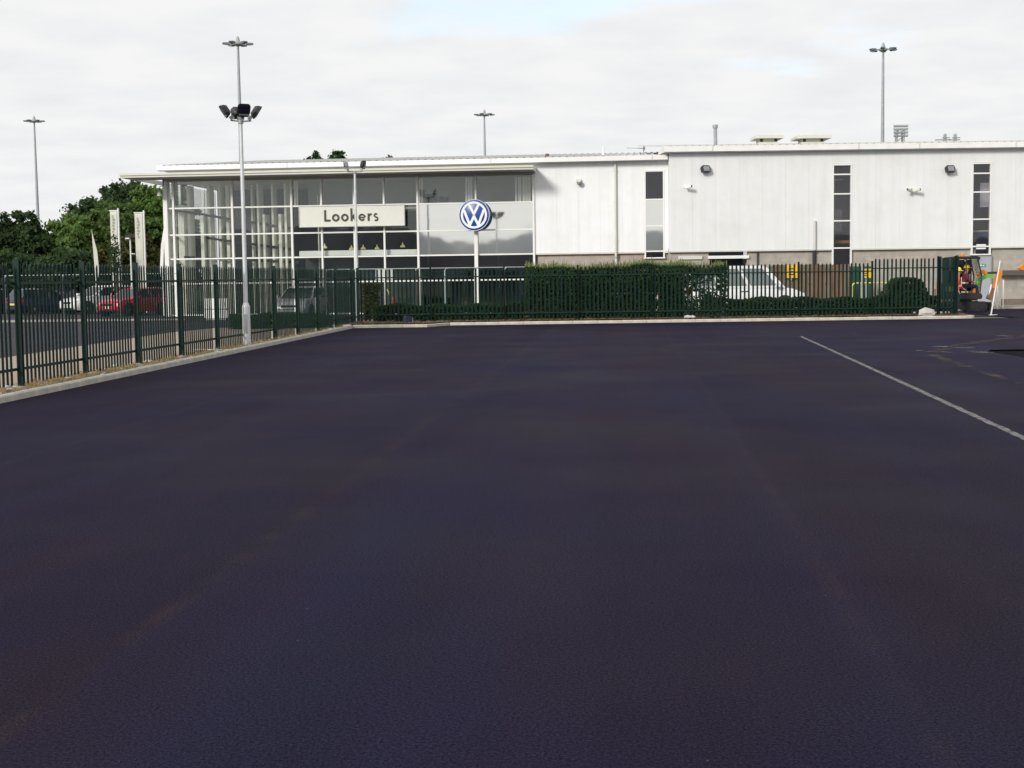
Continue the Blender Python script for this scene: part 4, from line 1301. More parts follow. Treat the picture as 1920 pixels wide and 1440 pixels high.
ltop2 = at(668, 322, 58).z
lamp_column('floodlight_column', 'thin white lamp column in front of the Lookers sign', l2[0], l2[1], ltop2, [(75, .30, 10, None), (-75, .30, 10, M_GALVD)], base=False)

def high_mast(px, pytop, H, label):
    # distance from the height the mast has in the picture
    d = ray(px, pytop); Y = (H - CAM_H) / (d.z / d.y)
    p = at(px, pytop, Y)
    t = thing('high_mast', label, 'light mast', (p.x, Y, 0), 0, 'tall floodlight masts on the skyline')
    MB().tube([(p.x, Y, 0), (p.x, Y, H - .3)], [.38, .14], 12).build('shaft', M_GALVD, t, I4, True)
    M = Matrix.Translation((p.x, Y, H))
    mb = MB(); mb.lathe([(.25, -.3), (.55, -.1), (.55, .1), (.3, .25), (.15, .75), (.05, .9)], 12)
    mb.build('head_frame', M_GALVD, t, M, True)
    for k in range(6):
        Mk = M @ Matrix.Rotation(R(60 * k + 12), 4, 'Z')
        h = MB().prism([(.95, -.05), (1.15, -.16), (1.75, -.10), (1.85, 0), (1.75, .10), (1.1, .12)], -.24, .24).build('luminaire', mat('mast_lamp', (.16, .18, .19), .5, .3), t, Mk)
        MB().tube([(.3, 0, 0), (1.0, 0, .02)], .05, 6).build('arm', M_GALVD, h, Mk)
    return t
high_mast(64, 227, 30, 'grey light mast farthest left, rising above the trees')
high_mast(446, 82, 30, 'tallest grey light mast, behind the near floodlight column')
high_mast(908, 215, 30, 'short-looking distant light mast above the emblem sign')
high_mast(1656, 93, 30, 'grey light mast above the right end of the roof')
# stadium floodlight tower and gantries on the skyline
YT = 300
c = at(1687, 245, YT)
t = thing('floodlight_tower', 'small lattice stadium floodlight tower above the right roof', 'light tower', (c.x, YT, 0))
s = YT / F
mb = MB()
for sx in (-1, 1):
    for sy in (-1, 1):
        mb.tube([(c.x + sx * 6 * s, YT + sy * 6 * s, 0), (c.x + sx * 6 * s, YT + sy * 6 * s, c.z)], .18, 6)
for k in range(18):
    z0 = c.z - (k + 1) * 10 * s
    sg = 1 if k % 2 else -1
    if z0 > 0: mb.tube([(c.x - sg * 6 * s, YT - 6 * s, z0), (c.x + sg * 6 * s, YT - 6 * s, z0 + 10 * s)], .1, 5)
mb.build('lattice', M_GALVD, t)
for k in range(4):
    z = at(1687, 238 + k * 6, YT).z
    MB().box(c.x - 13 * s, c.x + 13 * s, YT - .8, YT - .6, z - .14, z + .14).build('lamp_rail', M_GALVD, t)
    mb = MB()
    for j in range(7):
        xx = c.x + (-12 + j * 4) * s
        mb.box(xx - .16, xx + .16, YT - 1.0, YT - .8, z - .1, z + .35)
    o = mb.build('lamp_row', M_GALVD, t)
YT = 420; s = YT / F
for px, label in ((1772, 'left of two faint gantry frames above the right roof'), (1791, 'right of two faint gantry frames above the right roof')):
    c = at(px, 252, YT)
    t = thing('gantry', label, 'gantry', (c.x, YT, 0), 0, 'gantries on the skyline')
    mb = MB()
    for sx in (-1, 1):
        mb.tube([(c.x + sx * 3 * s, YT, 0), (c.x + sx * 2 * s, YT, c.z)], .22, 6)
    mb.tube([(c.x, YT, c.z - 10 * s), (c.x, YT, c.z + 2 * s)], .15, 6)
    mb.build('legs', M_GALVD, t)
    zz = at(px, 262, YT).z
    MB().box(c.x - (18 if px < 1780 else 12) * s, c.x + 9 * s, YT - .3, YT + .3, zz - .15, zz + .15).build('crossbeam', M_GALVD, t)
    MB().box(c.x - 5 * s, c.x + 9 * s, YT - .3, YT + .3, zz + 3 * s, zz + 3 * s + .25).build('crossbeam', M_GALVD, t)

# ------------------------------------------------------------------ trees, hedges
def leaf_cloud(mb, n, centre, rad, size, shell=0.55, flat=1.0):
    cx, cy, cz = centre; rx, ry, rz = rad
    for _ in range(n):
        while True:
            x, y, z = random.uniform(-1, 1), random.uniform(-1, 1), random.uniform(-1, 1)
            d = x * x + y * y + z * z
            if shell < d <= 1: break
        p = Vector((cx + x * rx, cy + y * ry, cz + z * rz))
        s = size * random.uniform(.6, 1.35)
        nv = Vector((x + random.gauss(0, .6), y + random.gauss(0, .6), z + random.gauss(.25, .6)))
        if nv.length < 1e-4: nv = Vector((0, 0, 1))
        nv.normalize()
        a = nv.orthogonal().normalized()
        a = Matrix.Rotation(random.uniform(0, 6.28), 3, nv) @ a
        b = nv.cross(a)
        mb.quad(p - a * s * .5, p + b * s * .36 - a * s * .05, p + a * s * .5, p - b * s * .36 + a * s * .05)
def tree(label, px, pytop, Y, wpx, m, clumps=110, leaves=80, size=.30, group='trees behind the yard', low=.05, name='tree'):
    """crown of many small leaf clumps spread through a dome, on a forked trunk"""
    top = at(px, pytop, Y); Xc = top.x; H = top.z; rw_ = wpx / 2 * Y / F
    t = thing(name, label, 'tree', (Xc, Y, 0), 0, group)
    mb = MB(); limbs = MB()
    limbs.tube([(Xc, Y, 0), (Xc + .1, Y, H * .25), (Xc - .05, Y + .1, H * .55), (Xc, Y, H * .8)], [.028 * H, .022 * H, .015 * H, .05], 9)
    z0 = H * low; zm = z0 + (H - z0) * .42
    wob = [random.uniform(0, 6.28) for _ in range(4)]
    for b in range(clumps):
        while True:
            v = Vector((random.gauss(0, 1), random.gauss(0, 1), random.gauss(0, 1)))
            if v.length > .1: break
        v.normalize()
        k = random.uniform(.2, 1) ** .33
        az = math.atan2(v.y, v.x)
        lump = 1 + .14 * math.sin(3 * az + wob[0]) + .10 * math.sin(5 * v.z * 2 + wob[1] + az * 2)
        rz_ = (H - zm) if v.z > 0 else (zm - z0)
        c = Vector((Xc + v.x * rw_ * .90 * k * lump, Y + v.y * rw_ * .8 * k * lump, zm + v.z * rz_ * .93 * k * (lump if v.z < 0 else min(1, lump))))
        cr_ = random.uniform(.35, .75) * max(.55, rw_ * .30)
        for _ in range(leaves):
            p = c + Vector((random.gauss(0, .5), random.gauss(0, .5), random.gauss(0, .36))) * cr_
            s_ = size * random.uniform(.55, 1.4)
            nv = Vector((v.x * .5 + random.gauss(0, .6), v.y * .5 + random.gauss(0, .6), .35 + random.gauss(0, .6)))
            if nv.length < 1e-3: continue
            nv.normalize()
            a = Matrix.Rotation(random.uniform(0, 6.28), 3, nv) @ nv.orthogonal().normalized(); bq = nv.cross(a)
            mb.quad(p - a * s_ * .5, p + bq * s_ * .34 - a * s_ * .05, p + a * s_ * .5, p - bq * s_ * .34 + a * s_ * .05)
        if b % 9 == 0:
            limbs.tube([(Xc, Y, max(.4, c.z * .5)), ((Xc + c.x) / 2, (Y + c.y) / 2, c.z * .8), tuple(c)], [.09, .06, .02], 5)
    mb.build('crown', m, t)
    limbs.build('trunk', M_TRUNK, t)
    return t
tree('dark round tree at the far left edge under the mast', 34, 388, 92, 112, M_DKLEAF, 323)
tree('very dark tall tree at the top of the slope beside the canopy', 232, 326, 106, 140, M_DKLEAF, 323)
tree('dark tree between the tall dark one and the pale green one', 170, 356, 102, 140, M_DKLEAF, 285)
tree('pale green tree left of the banners, in front of the dark ones', 132, 396, 93, 130, M_LTLEAF, 323)
tree('bright green tree behind the canopy end', 280, 338, 97, 120, M_LTLEAF, 323)
tree('green tree behind the showroom corner', 335, 352, 99, 90, M_MIDLEAF, 240)
tree('mid green tree behind the left banner', 210, 370, 95, 140, M_MIDLEAF, 342)
tree('olive green bush low behind the banners', 245, 440, 86, 150, M_OLVLEAF, 285, low=.0)
tree('dark bush low behind the feather flag', 130, 462, 84, 150, M_DKLEAF, 266, low=.0)
tree('dark bush at the left edge behind the parked cars', 20, 468, 86, 140, M_DKLEAF, 266, low=.0)
tree('small dark sapling growing up in front of the left banner', 214, 436, 78.2, 18, M_DKLEAF, 26, 40, .12, low=.45)
for px, py, w, lb in ((592, 283, 34, 'small treetop above the roof, left of the lamp column'), (632, 279, 46, 'wider treetop above the roof behind the lamp heads'), (735, 289, 26, 'faint treetop above the roof, right of the lamp column'), (337, 303, 22, 'tiny treetop above the roof near its left end')):
    tree(lb, px, py, 125, w, M_DKLEAF if px < 700 else M_OLVLEAF, 70, 60, .24, 'treetops above the roof', low=.72)

def hedge(name, label, x0, x1, y0, y1, z0, z1, n, m, size=.085, tips=None, gaps=(), cat='hedge', group=None, core=True, dome=False):
    t = thing(name, label, cat, ((x0 + x1) / 2, (y0 + y1) / 2, z0), 0, group)
    mb = MB()
    for _ in range(n):
        f = random.random()
        x = random.uniform(x0, x1); y = random.uniform(y0, y1); z = random.uniform(z0, z1)
        if f < .5: y = y0 + abs(random.gauss(0, .13))
        elif f < .85: z = z1 - abs(random.gauss(0, .12))
        y += .10 * math.sin(x * 2.1) + .05 * math.sin(x * 5.3 + z * 3)
        z += (.06 if z1 > 1.2 else .025) * math.sin(x * 1.3 + 1) * (z - z0) / (z1 - z0) + .04 * math.sin(x * 4.1) * (z - z0) / (z1 - z0)
        if dome: z = z0 + (z - z0) * max(0, 1 - abs((x - (x0 + x1) / 2) / ((x1 - x0) / 2)) ** 2.6) ** .5
        skip = False
        for gx, gz, gr in gaps:
            if (x - gx) ** 2 + ((z - gz) * 1.1) ** 2 < gr * gr and random.random() < .72: skip = True
        if skip: continue
        s = size * random.uniform(.6, 1.4)
        nv = Vector((random.gauss(0, .6), random.gauss(-.5, .6), random.gauss(.45, .6))).normalized()
        a = Matrix.Rotation(random.uniform(0, 6.28), 3, nv) @ nv.orthogonal().normalized(); b = nv.cross(a)
        p = Vector((x, y, z))
        mb.quad(p - a * s * .5, p + b * s * .34, p + a * s * .5, p - b * s * .34)
    mb.build('foliage', m, t)
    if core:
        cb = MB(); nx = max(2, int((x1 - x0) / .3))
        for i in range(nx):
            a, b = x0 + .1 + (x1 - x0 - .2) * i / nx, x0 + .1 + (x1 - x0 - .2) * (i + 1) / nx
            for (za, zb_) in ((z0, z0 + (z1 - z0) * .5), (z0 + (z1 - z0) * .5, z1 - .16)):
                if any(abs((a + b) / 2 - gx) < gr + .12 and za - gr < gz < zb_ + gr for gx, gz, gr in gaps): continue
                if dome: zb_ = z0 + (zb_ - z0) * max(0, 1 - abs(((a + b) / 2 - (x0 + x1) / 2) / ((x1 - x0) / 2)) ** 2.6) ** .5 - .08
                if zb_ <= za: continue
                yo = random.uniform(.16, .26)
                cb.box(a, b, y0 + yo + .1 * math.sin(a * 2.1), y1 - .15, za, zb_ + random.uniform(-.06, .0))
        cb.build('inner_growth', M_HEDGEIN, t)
    if tips:
        mb = MB()
        for _ in range(tips):
            x = random.uniform(x0, x1); y = random.uniform(y0, y1)
            h = abs(random.gauss(0, .10)); z = z1 + .02 + .06 * math.sin(x * 1.3 + 1) + .04 * math.sin(x * 4.1)
            a = random.uniform(0, 6.28); dx, dy = math.cos(a) * .022, math.sin(a) * .022
            lx, ly = random.gauss(0, .03), random.gauss(0, .03)
            mb.quad((x - dx, y - dy, z - .06), (x + dx, y + dy, z - .06), (x + lx + dx * .3, y + ly, z + h), (x + lx - dx * .3, y + ly, z + h))
        mb.build('sunlit_shoots', M_HEDGEL, t)  # shoots coloured paler to look sunlit
    st = MB()
    for i in range(int((x1 - x0) / .5)):
        x = x0 + .3 + i * .5
        st.tube([(x, (y0 + y1) / 2, z0 - .05), (x + random.uniform(-.1, .1), (y0 + y1) / 2, z0 + (z1 - z0) * .6)], [.03, .015], 5)
    st.build('stems', M_TRUNK, t)
    return t
HY0 = 52.3
vx = X_at(1325, 53)
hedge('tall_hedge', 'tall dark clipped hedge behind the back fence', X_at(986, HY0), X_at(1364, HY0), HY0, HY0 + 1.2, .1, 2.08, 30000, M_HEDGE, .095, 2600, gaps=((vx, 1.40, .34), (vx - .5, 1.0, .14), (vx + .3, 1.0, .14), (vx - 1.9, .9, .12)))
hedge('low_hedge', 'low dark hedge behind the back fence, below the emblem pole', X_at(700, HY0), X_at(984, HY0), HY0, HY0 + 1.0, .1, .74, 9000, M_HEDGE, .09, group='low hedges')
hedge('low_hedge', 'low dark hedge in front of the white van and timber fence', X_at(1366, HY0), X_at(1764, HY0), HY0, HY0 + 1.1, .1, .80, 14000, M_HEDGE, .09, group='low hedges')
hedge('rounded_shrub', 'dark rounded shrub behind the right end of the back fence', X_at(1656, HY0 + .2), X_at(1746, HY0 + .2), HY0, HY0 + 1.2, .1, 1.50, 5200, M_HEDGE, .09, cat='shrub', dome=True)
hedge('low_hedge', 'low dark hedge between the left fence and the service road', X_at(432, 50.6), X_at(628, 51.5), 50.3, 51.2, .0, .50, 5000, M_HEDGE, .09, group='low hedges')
hedge('corner_shrub', 'pale olive shrub behind the fence corner', X_at(680, 55), X_at(712, 55), 54.6, 55.3, .1, 1.55, 1600, M_OLVLEAF, .10, cat='shrub')

# ------------------------------------------------------------------ vehicles
def quadmid(a, b, c, d, u0, u1, v0, v1, off):
    """sub-quad of bilinear quad a,b,c,d (a->b along u, a->d along v), pushed out"""
    def P(u, v): return a * (1 - u) * (1 - v) + b * u * (1 - v) + c * u * v + d * (1 - u) * v
    n = (b - a).cross(d - a).normalized() * off
    return [P(u0, v0) + n, P(u1, v0) + n, P(u1, v1) + n, P(u0, v1) + n]
def car(name, label, paint, loc, heading, kind='hatch', plate_r=True, group=None, scale=1.0):
    """heading = yaw of the car's front from +x"""
    t = thing(name, label, 'van' if kind == 'van' else 'car', loc, heading, group)
    Mx = Matrix.Translation(Vector(loc)) @ Matrix.Rotation(heading, 4, 'Z') @ Matrix.Scale(scale, 4)
    if kind == 'van':
        L, Wd, H, belt = 4.9, 1.9, 1.97, 1.08
        xs = [-.5, -.49, -.45, -.15, .15, .30, .40, .46, .49, .5]
        tp = [.85, 1.06, 1.08, 1.08, 1.08, 1.08, 1.0, .88, .72, .5]
        xb0, xb1, xt0, xt1 = -.495, .33, -.475, .17
        panes = [(.04, .30), (.34, .62), (.66, .93)]
    else:
        L, Wd, H, belt = 4.0, 1.72, 1.46, .90
        xs = [-.5, -.49, -.44, -.15, .15, .30, .42, .475, .495, .5]
        tp = [.66, .84, .90, .91, .90, .88, .80, .70, .60, .48]
        xb0, xb1, xt0, xt1 = -.475, .26, -.38, .03
        panes = [(.06, .27), (.31, .60), (.64, .95)]
    hw = Wd / 2
    wf = [.84, .93, .98, 1, 1, .985, .95, .88, .80, .76]
    bt = [.36, .27, .22, .19, .19, .2, .2, .24, .3, .36]
    mb = MB(); rings = []
    for x, z, w, b in zip(xs, tp, wf, bt):
        W_ = hw * w; m1 = b + (z - b) * .35; m2 = b + (z - b) * .75
        r = [(-W_ * .9, b), (-W_, m1), (-W_ * .985, m2), (-W_ * .90, z), (0, z + .025), (W_ * .90, z), (W_ * .985, m2), (W_, m1), (W_ * .9, b)]
        rings.append([Vector((x * L, y, zz)) for y, zz in r])
    n = len(rings[0]); mb.v = [tuple(p) for r in rings for p in r]
    for i in range(len(rings) - 1):
        for k in range(n):
            mb.f.append((i * n + k, i * n + (k + 1) % n, (i + 1) * n + (k + 1) % n, (i + 1) * n + k))
    mb.f += [tuple(range(n)), tuple((len(rings) - 1) * n + k for k in range(n - 1, -1, -1))]
    zb0 = belt - .03
    # cabin frustum with rounded roof
    def crect(x0, x1, w, z): return [Vector((x0, -w, z)), Vector((x1, -w, z)), Vector((x1, w, z)), Vector((x0, w, z))]
    c0 = crect(xb0 * L, xb1 * L, hw * .93, zb0)
    c1 = crect(xt0 * L, xt1 * L, hw * (.86 if kind == 'van' else .74), H - .06)
    c2 = crect(xt0 * L + .12, xt1 * L - .12, hw * (.70 if kind == 'van' else .56), H)
    b0 = len(mb.v); mb.v += [tuple(p) for p in c0 + c1 + c2]
    for r in range(2):
        for k in range(4):
            a = b0 + r * 4
            mb.f.append((a + k, a + (k + 1) % 4, a + 4 + (k + 1) % 4, a + 4 + k))
    mb.f.append((b0 + 8, b0 + 9, b0 + 10, b0 + 11))
    mb.build('body', paint, t, Mx, True)
    def pane(nm, a, b, c, d, u0, u1, v0, v1, m=M_CARGLASS):
        q = quadmid(a, b, c, d, u0, u1, v0, v1, .006); q2 = quadmid(a, b, c, d, u0, u1, v0, v1, -.01)
        MB().add(q + q2, [(0, 1, 2, 3), (7, 6, 5, 4), (0, 4, 5, 1), (1, 5, 6, 2), (2, 6, 7, 3), (3, 7, 4, 0)]).build(nm, m, t, Mx)
    vt = .93; VG = mat('van_glass', (0.16, 0.19, 0.19), 0.08, spec=0.9) if kind == 'van' else M_CARGLASS
    for (u0, u1) in panes:
        pane('side_window', c0[0], c0[1], c1[1], c1[0], u0, u1, .12, vt, VG)
        pane('side_window', c0[2], c0[3], c1[3], c1[2], 1 - u1, 1 - u0, .12, vt)
    pane('windscreen', c0[1], c0[2], c1[2], c1[1], .05, .95, .08, .95)
    pane('rear_window', c0[3], c0[0], c1[0], c1[3], .08, .92, .12, .90)
    r_ = .33 if kind == 'van' else .30
    for x in (-.30 * L, .32 * L):
        for s in (-1, 1):
            Mw = Mx @ Matrix.Translation((x, s * (hw - .09), r_)) @ Matrix.Rotation(R(90), 4, 'X')
            w = MB().lathe([(r_ * .62, -.11), (r_ * .92, -.11), (r_, -.07), (r_, .07), (r_ * .92, .11), (r_ * .62, .11)], 22).build('wheel', M_RUBBER, t, Mw, True)
            MB().lathe([(r_ * .15, -.113), (r_ * .62, -.103), (r_ * .62, .103), (r_ * .15, .113)], 16).build('rim', M_RIM, w, Mw, True)
            MB().lathe([(r_ + .07, -.088), (r_ + .07, .093)], 22).build('wheel_arch', M_BLACKP, t, Mx @ Matrix.Translation((x, s * (hw - .09), r_ + .03)) @ Matrix.Rotation(R(90), 4, 'X'), True)
    fx_, rx_ = .497 * L, -.497 * L
    for s in (-1, 1):
        MB().prism([(.465 * L, tp[7] - .20), (.49 * L + .012, tp[7] - .18), (.488 * L, tp[7] - .05), (.455 * L, tp[7] + .0)], s * hw * .52, s * hw * .86).build('headlight', M_CLEARL, t, Mx)
        MB().box(rx_ - .012, rx_ + .16, s * hw * .70, s * hw * .945, tp[1] - .24, tp[1] + .02).build('taillight', M_REDL, t, Mx)
        MB().prism([(xb1 * L - .45, belt + .02), (xb1 * L - .28, belt + .02), (xb1 * L - .30, belt + .16), (xb1 * L - .45, belt + .16)], s * (hw + .02), s * (hw + .20)).build('wing_mirror', paint, t, Mx)
    MB().box(fx_ - .02, fx_ + .012, -.27, .27, .40, .51).build('number_plate', M_PLATEW, t, Mx)
    MB().box(rx_ - .022, rx_ + .0, -.27, .27, .52, .63).build('number_plate', M_PLATEY, t, Mx)
    MB().box(.49 * L, fx_ + .008, -hw * .45, hw * .45, .53, .64).build('grille', M_BLACK, t, Mx)
    MB().box(.49 * L, fx_ + .006, -hw * .6, hw * .6, .27, .37).build('air_intake', M_BLACK, t, Mx)
    MB().box(rx_ - .015, rx_ + .05, -hw * .84, hw * .84, .30, .42).build('rear_bumper', M_BLACKP, t, Mx)
    for s in (-1, 1):
        MB().box(-.06 * L, .02 * L, s * hw * .985, s * (hw + .012), belt - .16, belt - .13).build('door_handle', M_BLACKP, t, Mx)
    return t
P_RED = mat('red_paint', (0.60, 0.010, 0.042), 0.22, coat=0.6)
P_BLUE = mat('dark_blue_paint', (0.010, 0.018, 0.05), 0.22, coat=0.6)
P_BLACK = mat('black_paint', (0.012, 0.012, 0.016), 0.22, coat=0.6)
P_SILV = mat('silver_paint', (0.56, 0.58, 0.60), 0.3, 0.1, coat=0.5)
P_WHITE = mat('white_car_paint', (0.78, 0.78, 0.77), 0.28, coat=0.5)
def gp(px, Y, z=0.0): return (X_at(px, Y, 580), Y, z)
CG = 'cars parked on the forecourt'
car('parked_car', 'bright red hatchback parked behind the left fence', P_RED, gp(252, 73.5, -.016), R(270 - 28), group=CG)
car('parked_car', 'white hatchback partly hidden behind the red hatchback', P_WHITE, gp(188, 78.5, -.016), R(270 - 40), group=CG, scale=1.08)
car('parked_car', 'dark blue hatchback with yellow rear plate at the far left', P_BLUE, gp(82, 80.0, -.016), R(90 - 38), group=CG)
car('parked_car', 'black car between the dark blue hatchback and the white one', P_BLACK, gp(128, 83.5, -.016), R(90 + 12), group=CG)
car('parked_car', 'silver car facing forwards by the glass front near the fence corner', P_SILV, gp(566, 63.5, -.016), R(262), group=CG)
car('parked_car', 'dark car at the left edge behind the first fence post', P_BLACK, gp(8, 82, -.016), R(80), group=CG)
car('parked_van', 'white panelled minibus parked behind the tall hedge', P_WHITE, (X_at(1392, 57.6), 57.6, 0.10), R(1), 'van')

# white cabinet behind the left fence
p = gp(407, 62.0)
t = thing('utility_cabinet', 'white boxy two-part cabinet behind the left fence', 'cabinet', p)
M = Matrix.Translation(p)
MB().bbox(-.50, .50, -.3, .3, .50, .96, .03).build('upper_door', M_WHITE, t, M)
MB().bbox(-.50, .50, -.3, .3, .08, .46, .03).build('lower_door', M_WHITE, t, M)
MB().box(-.46, .46, -.27, .27, 0, .95).build('carcass', M_GALVD, t, M)
MB().box(-.12, .12, -.315, -.301, .30, .40).build('label_plate', M_PLATEW, t, M)
MB().box(.36, .40, -.32, -.301, .65, .80).build('handle', M_BLACK, t, M)

# ------------------------------------------------------------------ timber fence, signs, rails by the right wing
YW = 61.0
tf = thing('timber_fence', 'brown close-boarded timber fence behind the white van', 'fence', (X_at(1545, YW), YW, 0))
x0, x1 = X_at(1446, YW), X_at(1592, YW)
topz = at(1540, 496, YW).z
n = int((x1 - x0) / .145)
for i in range(n):
    a = x0 + i * (x1 - x0) / n
    hgt = topz + random.uniform(-.02, .02)
    o = MB().box(a + .006, a + (x1 - x0) / n - .006, -.012, .012, .05, hgt).build('board', random.choice((M_WOOD, M_WOOD, M_WOOD2)), tf, Matrix.Translation((0, YW + random.uniform(-.01, .01), 0)))
for z in (.5, 1.2, 1.85):
    MB().box(x0, x1, .03, .09, z, z + .09).build('rail', M_WOOD2, tf, Matrix.Translation((0, YW, 0)))
for i in range(6):
    a = x0 + (x1 - x0) * i / 5
    MB().box(a - .05, a + .05, .09, .19, 0, topz - .05).build('post', M_WOOD2, tf, Matrix.Translation((0, YW, 0)))
def board_sign(px0, px1, py0, py1, Y, m, label, mk):
    a, b = at(px0, py0, Y), at(px1, py1, Y)
    xc, w, z0, z1 = (a.x + b.x) / 2, (b.x - a.x) / 2, b.z, a.z
    t = thing('warning_sign', label, 'sign', (xc, Y, z0), 0, 'yellow signs by the timber fence')
    M = Matrix.Translation((xc, Y, 0))
    MB().box(-w, w, -.02, .0, z0, z1).build('sign_plate', m, t, M)
    h = z1 - z0
    for k in range(3):
        MB().box(-w * .45, w * .35, -.026, -.0205, z0 + h * (.22 + .22 * k), z0 + h * (.30 + .22 * k)).build('sign_print', M_BLACK, t, M)
    MB().box(-.03, .03, .003, .06, z0 - (1.0 if mk else .1), z1 - .05).build('backing_post', M_GALVD, t, M)
board_sign(1472, 1495, 496.5, 521, YW - .13, M_YELLOW, 'bright yellow sign on the timber fence above the van bonnet', False)
board_sign(1616, 1633, 504, 521, 62.0, M_YELLOW, 'duller yellow sign right of the timber fence', True)
# green cabinet end by the fence, yellow hoop rail, white post
p = gp(1612, 63.0)
t = thing('green_container', 'dark green steel container end right of the timber fence', 'container', p)
M = Matrix.Translation((X_at(1612, 63.0), 63.0, 0))
mb = MB(); w = .55
mb.box(-w, w, 0, 1.6, .05, 2.0); mb.build('shell', mat('container_green', (.015, .075, .04), .5), t, M)
for k in range(10):
    MB().box(-w + .05 + k * .105, -w + .10 + k * .105, -.025, -.001, .12, 1.9).build('rib', MATS['container_green'], t, M)
Yr = 57.5
t = thing('hoop_barrier', 'yellow tubular hoop barrier right of the timber fence', 'barrier', (X_at(1630, Yr), Yr, 0))
xa2, xb2 = X_at(1598, Yr), X_at(1672, Yr); zr = at(1630, 530.5, Yr).z
MB().tube([(xa2, Yr, zr - .12), (xa2 + .04, Yr, zr - .03), (xa2 + .13, Yr, zr), (xb2 - .13, Yr, zr), (xb2 - .04, Yr, zr - .03), (xb2, Yr, zr - .12)], .030, 8).build('top_rail', M_YRAIL, t, I4, True)
for k in range(6):
    xx = xa2 + (xb2 - xa2) * k / 5
    MB().tube([(xx, Yr, 0), (xx, Yr, zr - (.12 if k in (0, 5) else .02))], .024, 8).build('upright', M_YRAIL, t, I4, True)
t = thing('marker_post', 'tall thin grey-white post in front of the duller yellow sign', 'post', (X_at(1616, 57), 57, 0))
MB().tube([(X_at(1616, 57), 57, 0), (X_at(1616, 57), 57, at(1616, 498, 57).z)], .03, 8).build('shaft', M_GALV, t, I4, True)
MB().lathe([(.05, 0), (.05, .06), (.03, .08)], 8).build('foot', M_GALVD, t, Matrix.Translation((X_at(1616, 57), 57, 0)))
# brown pipe post in the fence gap
t = thing('pipe_post', 'two-tone terracotta and grey pipe post inside the fence corner', 'post', (X_at(1756.5, 54.6), 54.6, 0))
xx = X_at(1756.5, 54.6)
MB().tube([(xx, 54.6, .1), (xx, 54.6, at(1756, 528, 54.6).z)], .055, 10).build('lower_pipe', mat('terracotta_pipe', (.42, .20, .12), .7), t, I4, True)
MB().tube([(xx, 54.6, at(1756, 528, 54.6).z), (xx, 54.6, at(1756, 495, 54.6).z)], .05, 10).build('upper_pipe', M_GALVD, t, I4, True)
# yellow bent pole, red and white cone by the low hedge
p = gp(731, 56.0)
t = thing('bent_pole', 'thin yellow bent pole by the low hedge', 'pole', p)
MB().tube([(p[0], 56, 0), (p[0], 56, 1.05), (p[0] - .05, 56, 1.22), (p[0] - .13, 56, 1.35)], .022, 8).build('shaft', M_YRAIL, t, I4, True)
p = gp(738, 56.3)
t = thing('traffic_cone', 'red and white traffic cone behind the low hedge', 'cone', p)
M = Matrix.Translation(p)
MB().box(-.2, .2, -.2, .2, 0, .05).build('cone_base', mat('cone_red', (.6, .03, .02), .5), t, M)
MB().lathe([(.16, .05), (.12, .45)], 14).build('lower_cone', M_WHITE, t, M, True)
MB().lathe([(.12, .45), (.03, 1.0)], 14).build('upper_cone', MATS['cone_red'], t, M, True)

# ------------------------------------------------------------------ banners, feather flags, small post lamp
def banner(px0, px1, pytop, Y, label, text):
    a = at(px0, pytop, Y); b = at(px1, pytop, Y)
    x0, x1, zt = a.x, b.x, a.z
    t = thing('banner_flag', label, 'banner', (x1, Y, 0), 0, 'cream banner flags by the trees')
    MB().tube([(x1, Y, 0), (x1, Y, zt + .10)], [.07, .05], 10).build('pole', M_WHITE, t, I4, True)
    MB().box(x0 - .05, x1, Y - .025, Y + .025, zt - .05, zt).build('top_arm', M_WHITE, t)
    mb = MB(); n, k = 8, 24
    for i in range(n + 1):
        for j in range(k + 1):
            u, v = i / n, j / k
            x = x0 + (x1 - .07 - x0) * u
            z = zt - .06 - (zt - .9) * v
            y = Y + .025 * math.sin(u * 4 + v * 3) * (.3 + v) - .004
            mb.v.append((x, y, z))
    for i in range(n):
        for j in range(k):
            mb.f.append((i * (k + 1) + j, i * (k + 1) + j + 1, (i + 1) * (k + 1) + j + 1, (i + 1) * (k + 1) + j))
    o = mb.build('cloth', M_BANNER, t, None, True)
    sm = o.modifiers.new('thickness', 'SOLIDIFY'); sm.thickness = .008
    # faint vertical lettering, one letter below the other
    w = (x1 - x0)
    for q, st in enumerate(text):
        mb = MB(); s = .13
        for pts in st:
            mb.stroke([(p[0] * s, p[1] * s) for p in pts], .035, -.006, 0)
        mb.build('letter', M_BTEXT, t, Matrix.Translation((x0 + w * .26, Y - .042, zt - .42 - q * .17)))
Lt = {'L': [[(0, 1), (0, 0), (.6, 0)]], 'o': [arc_pts(.4, .4, .38, 0, 350, 12)], 'k': [[(0, 0), (0, 1)], [(.1, .4), (.6, .8)], [(.2, .45), (.65, 0)]], 'e': [arc_pts(.4, .4, .36, 0, 320, 12), [(.05, .4), (.7, .4)]], 'r': [[(0, 0), (0, .75)], [(.05, .5), (.45, .72)]], 's': [arc_pts(.35, .58, .2, 40, 270, 8)[:-1] + arc_pts(.35, .2, .2, 90, -140, 8)]}
word = [Lt[c] for c in 'Lookers']
banner(206, 221.5, 394, 79.5, 'cream banner flag on white pole, left of the two', word)
banner(252, 269.5, 398, 79, 'cream banner flag on white pole, right of the two', word)
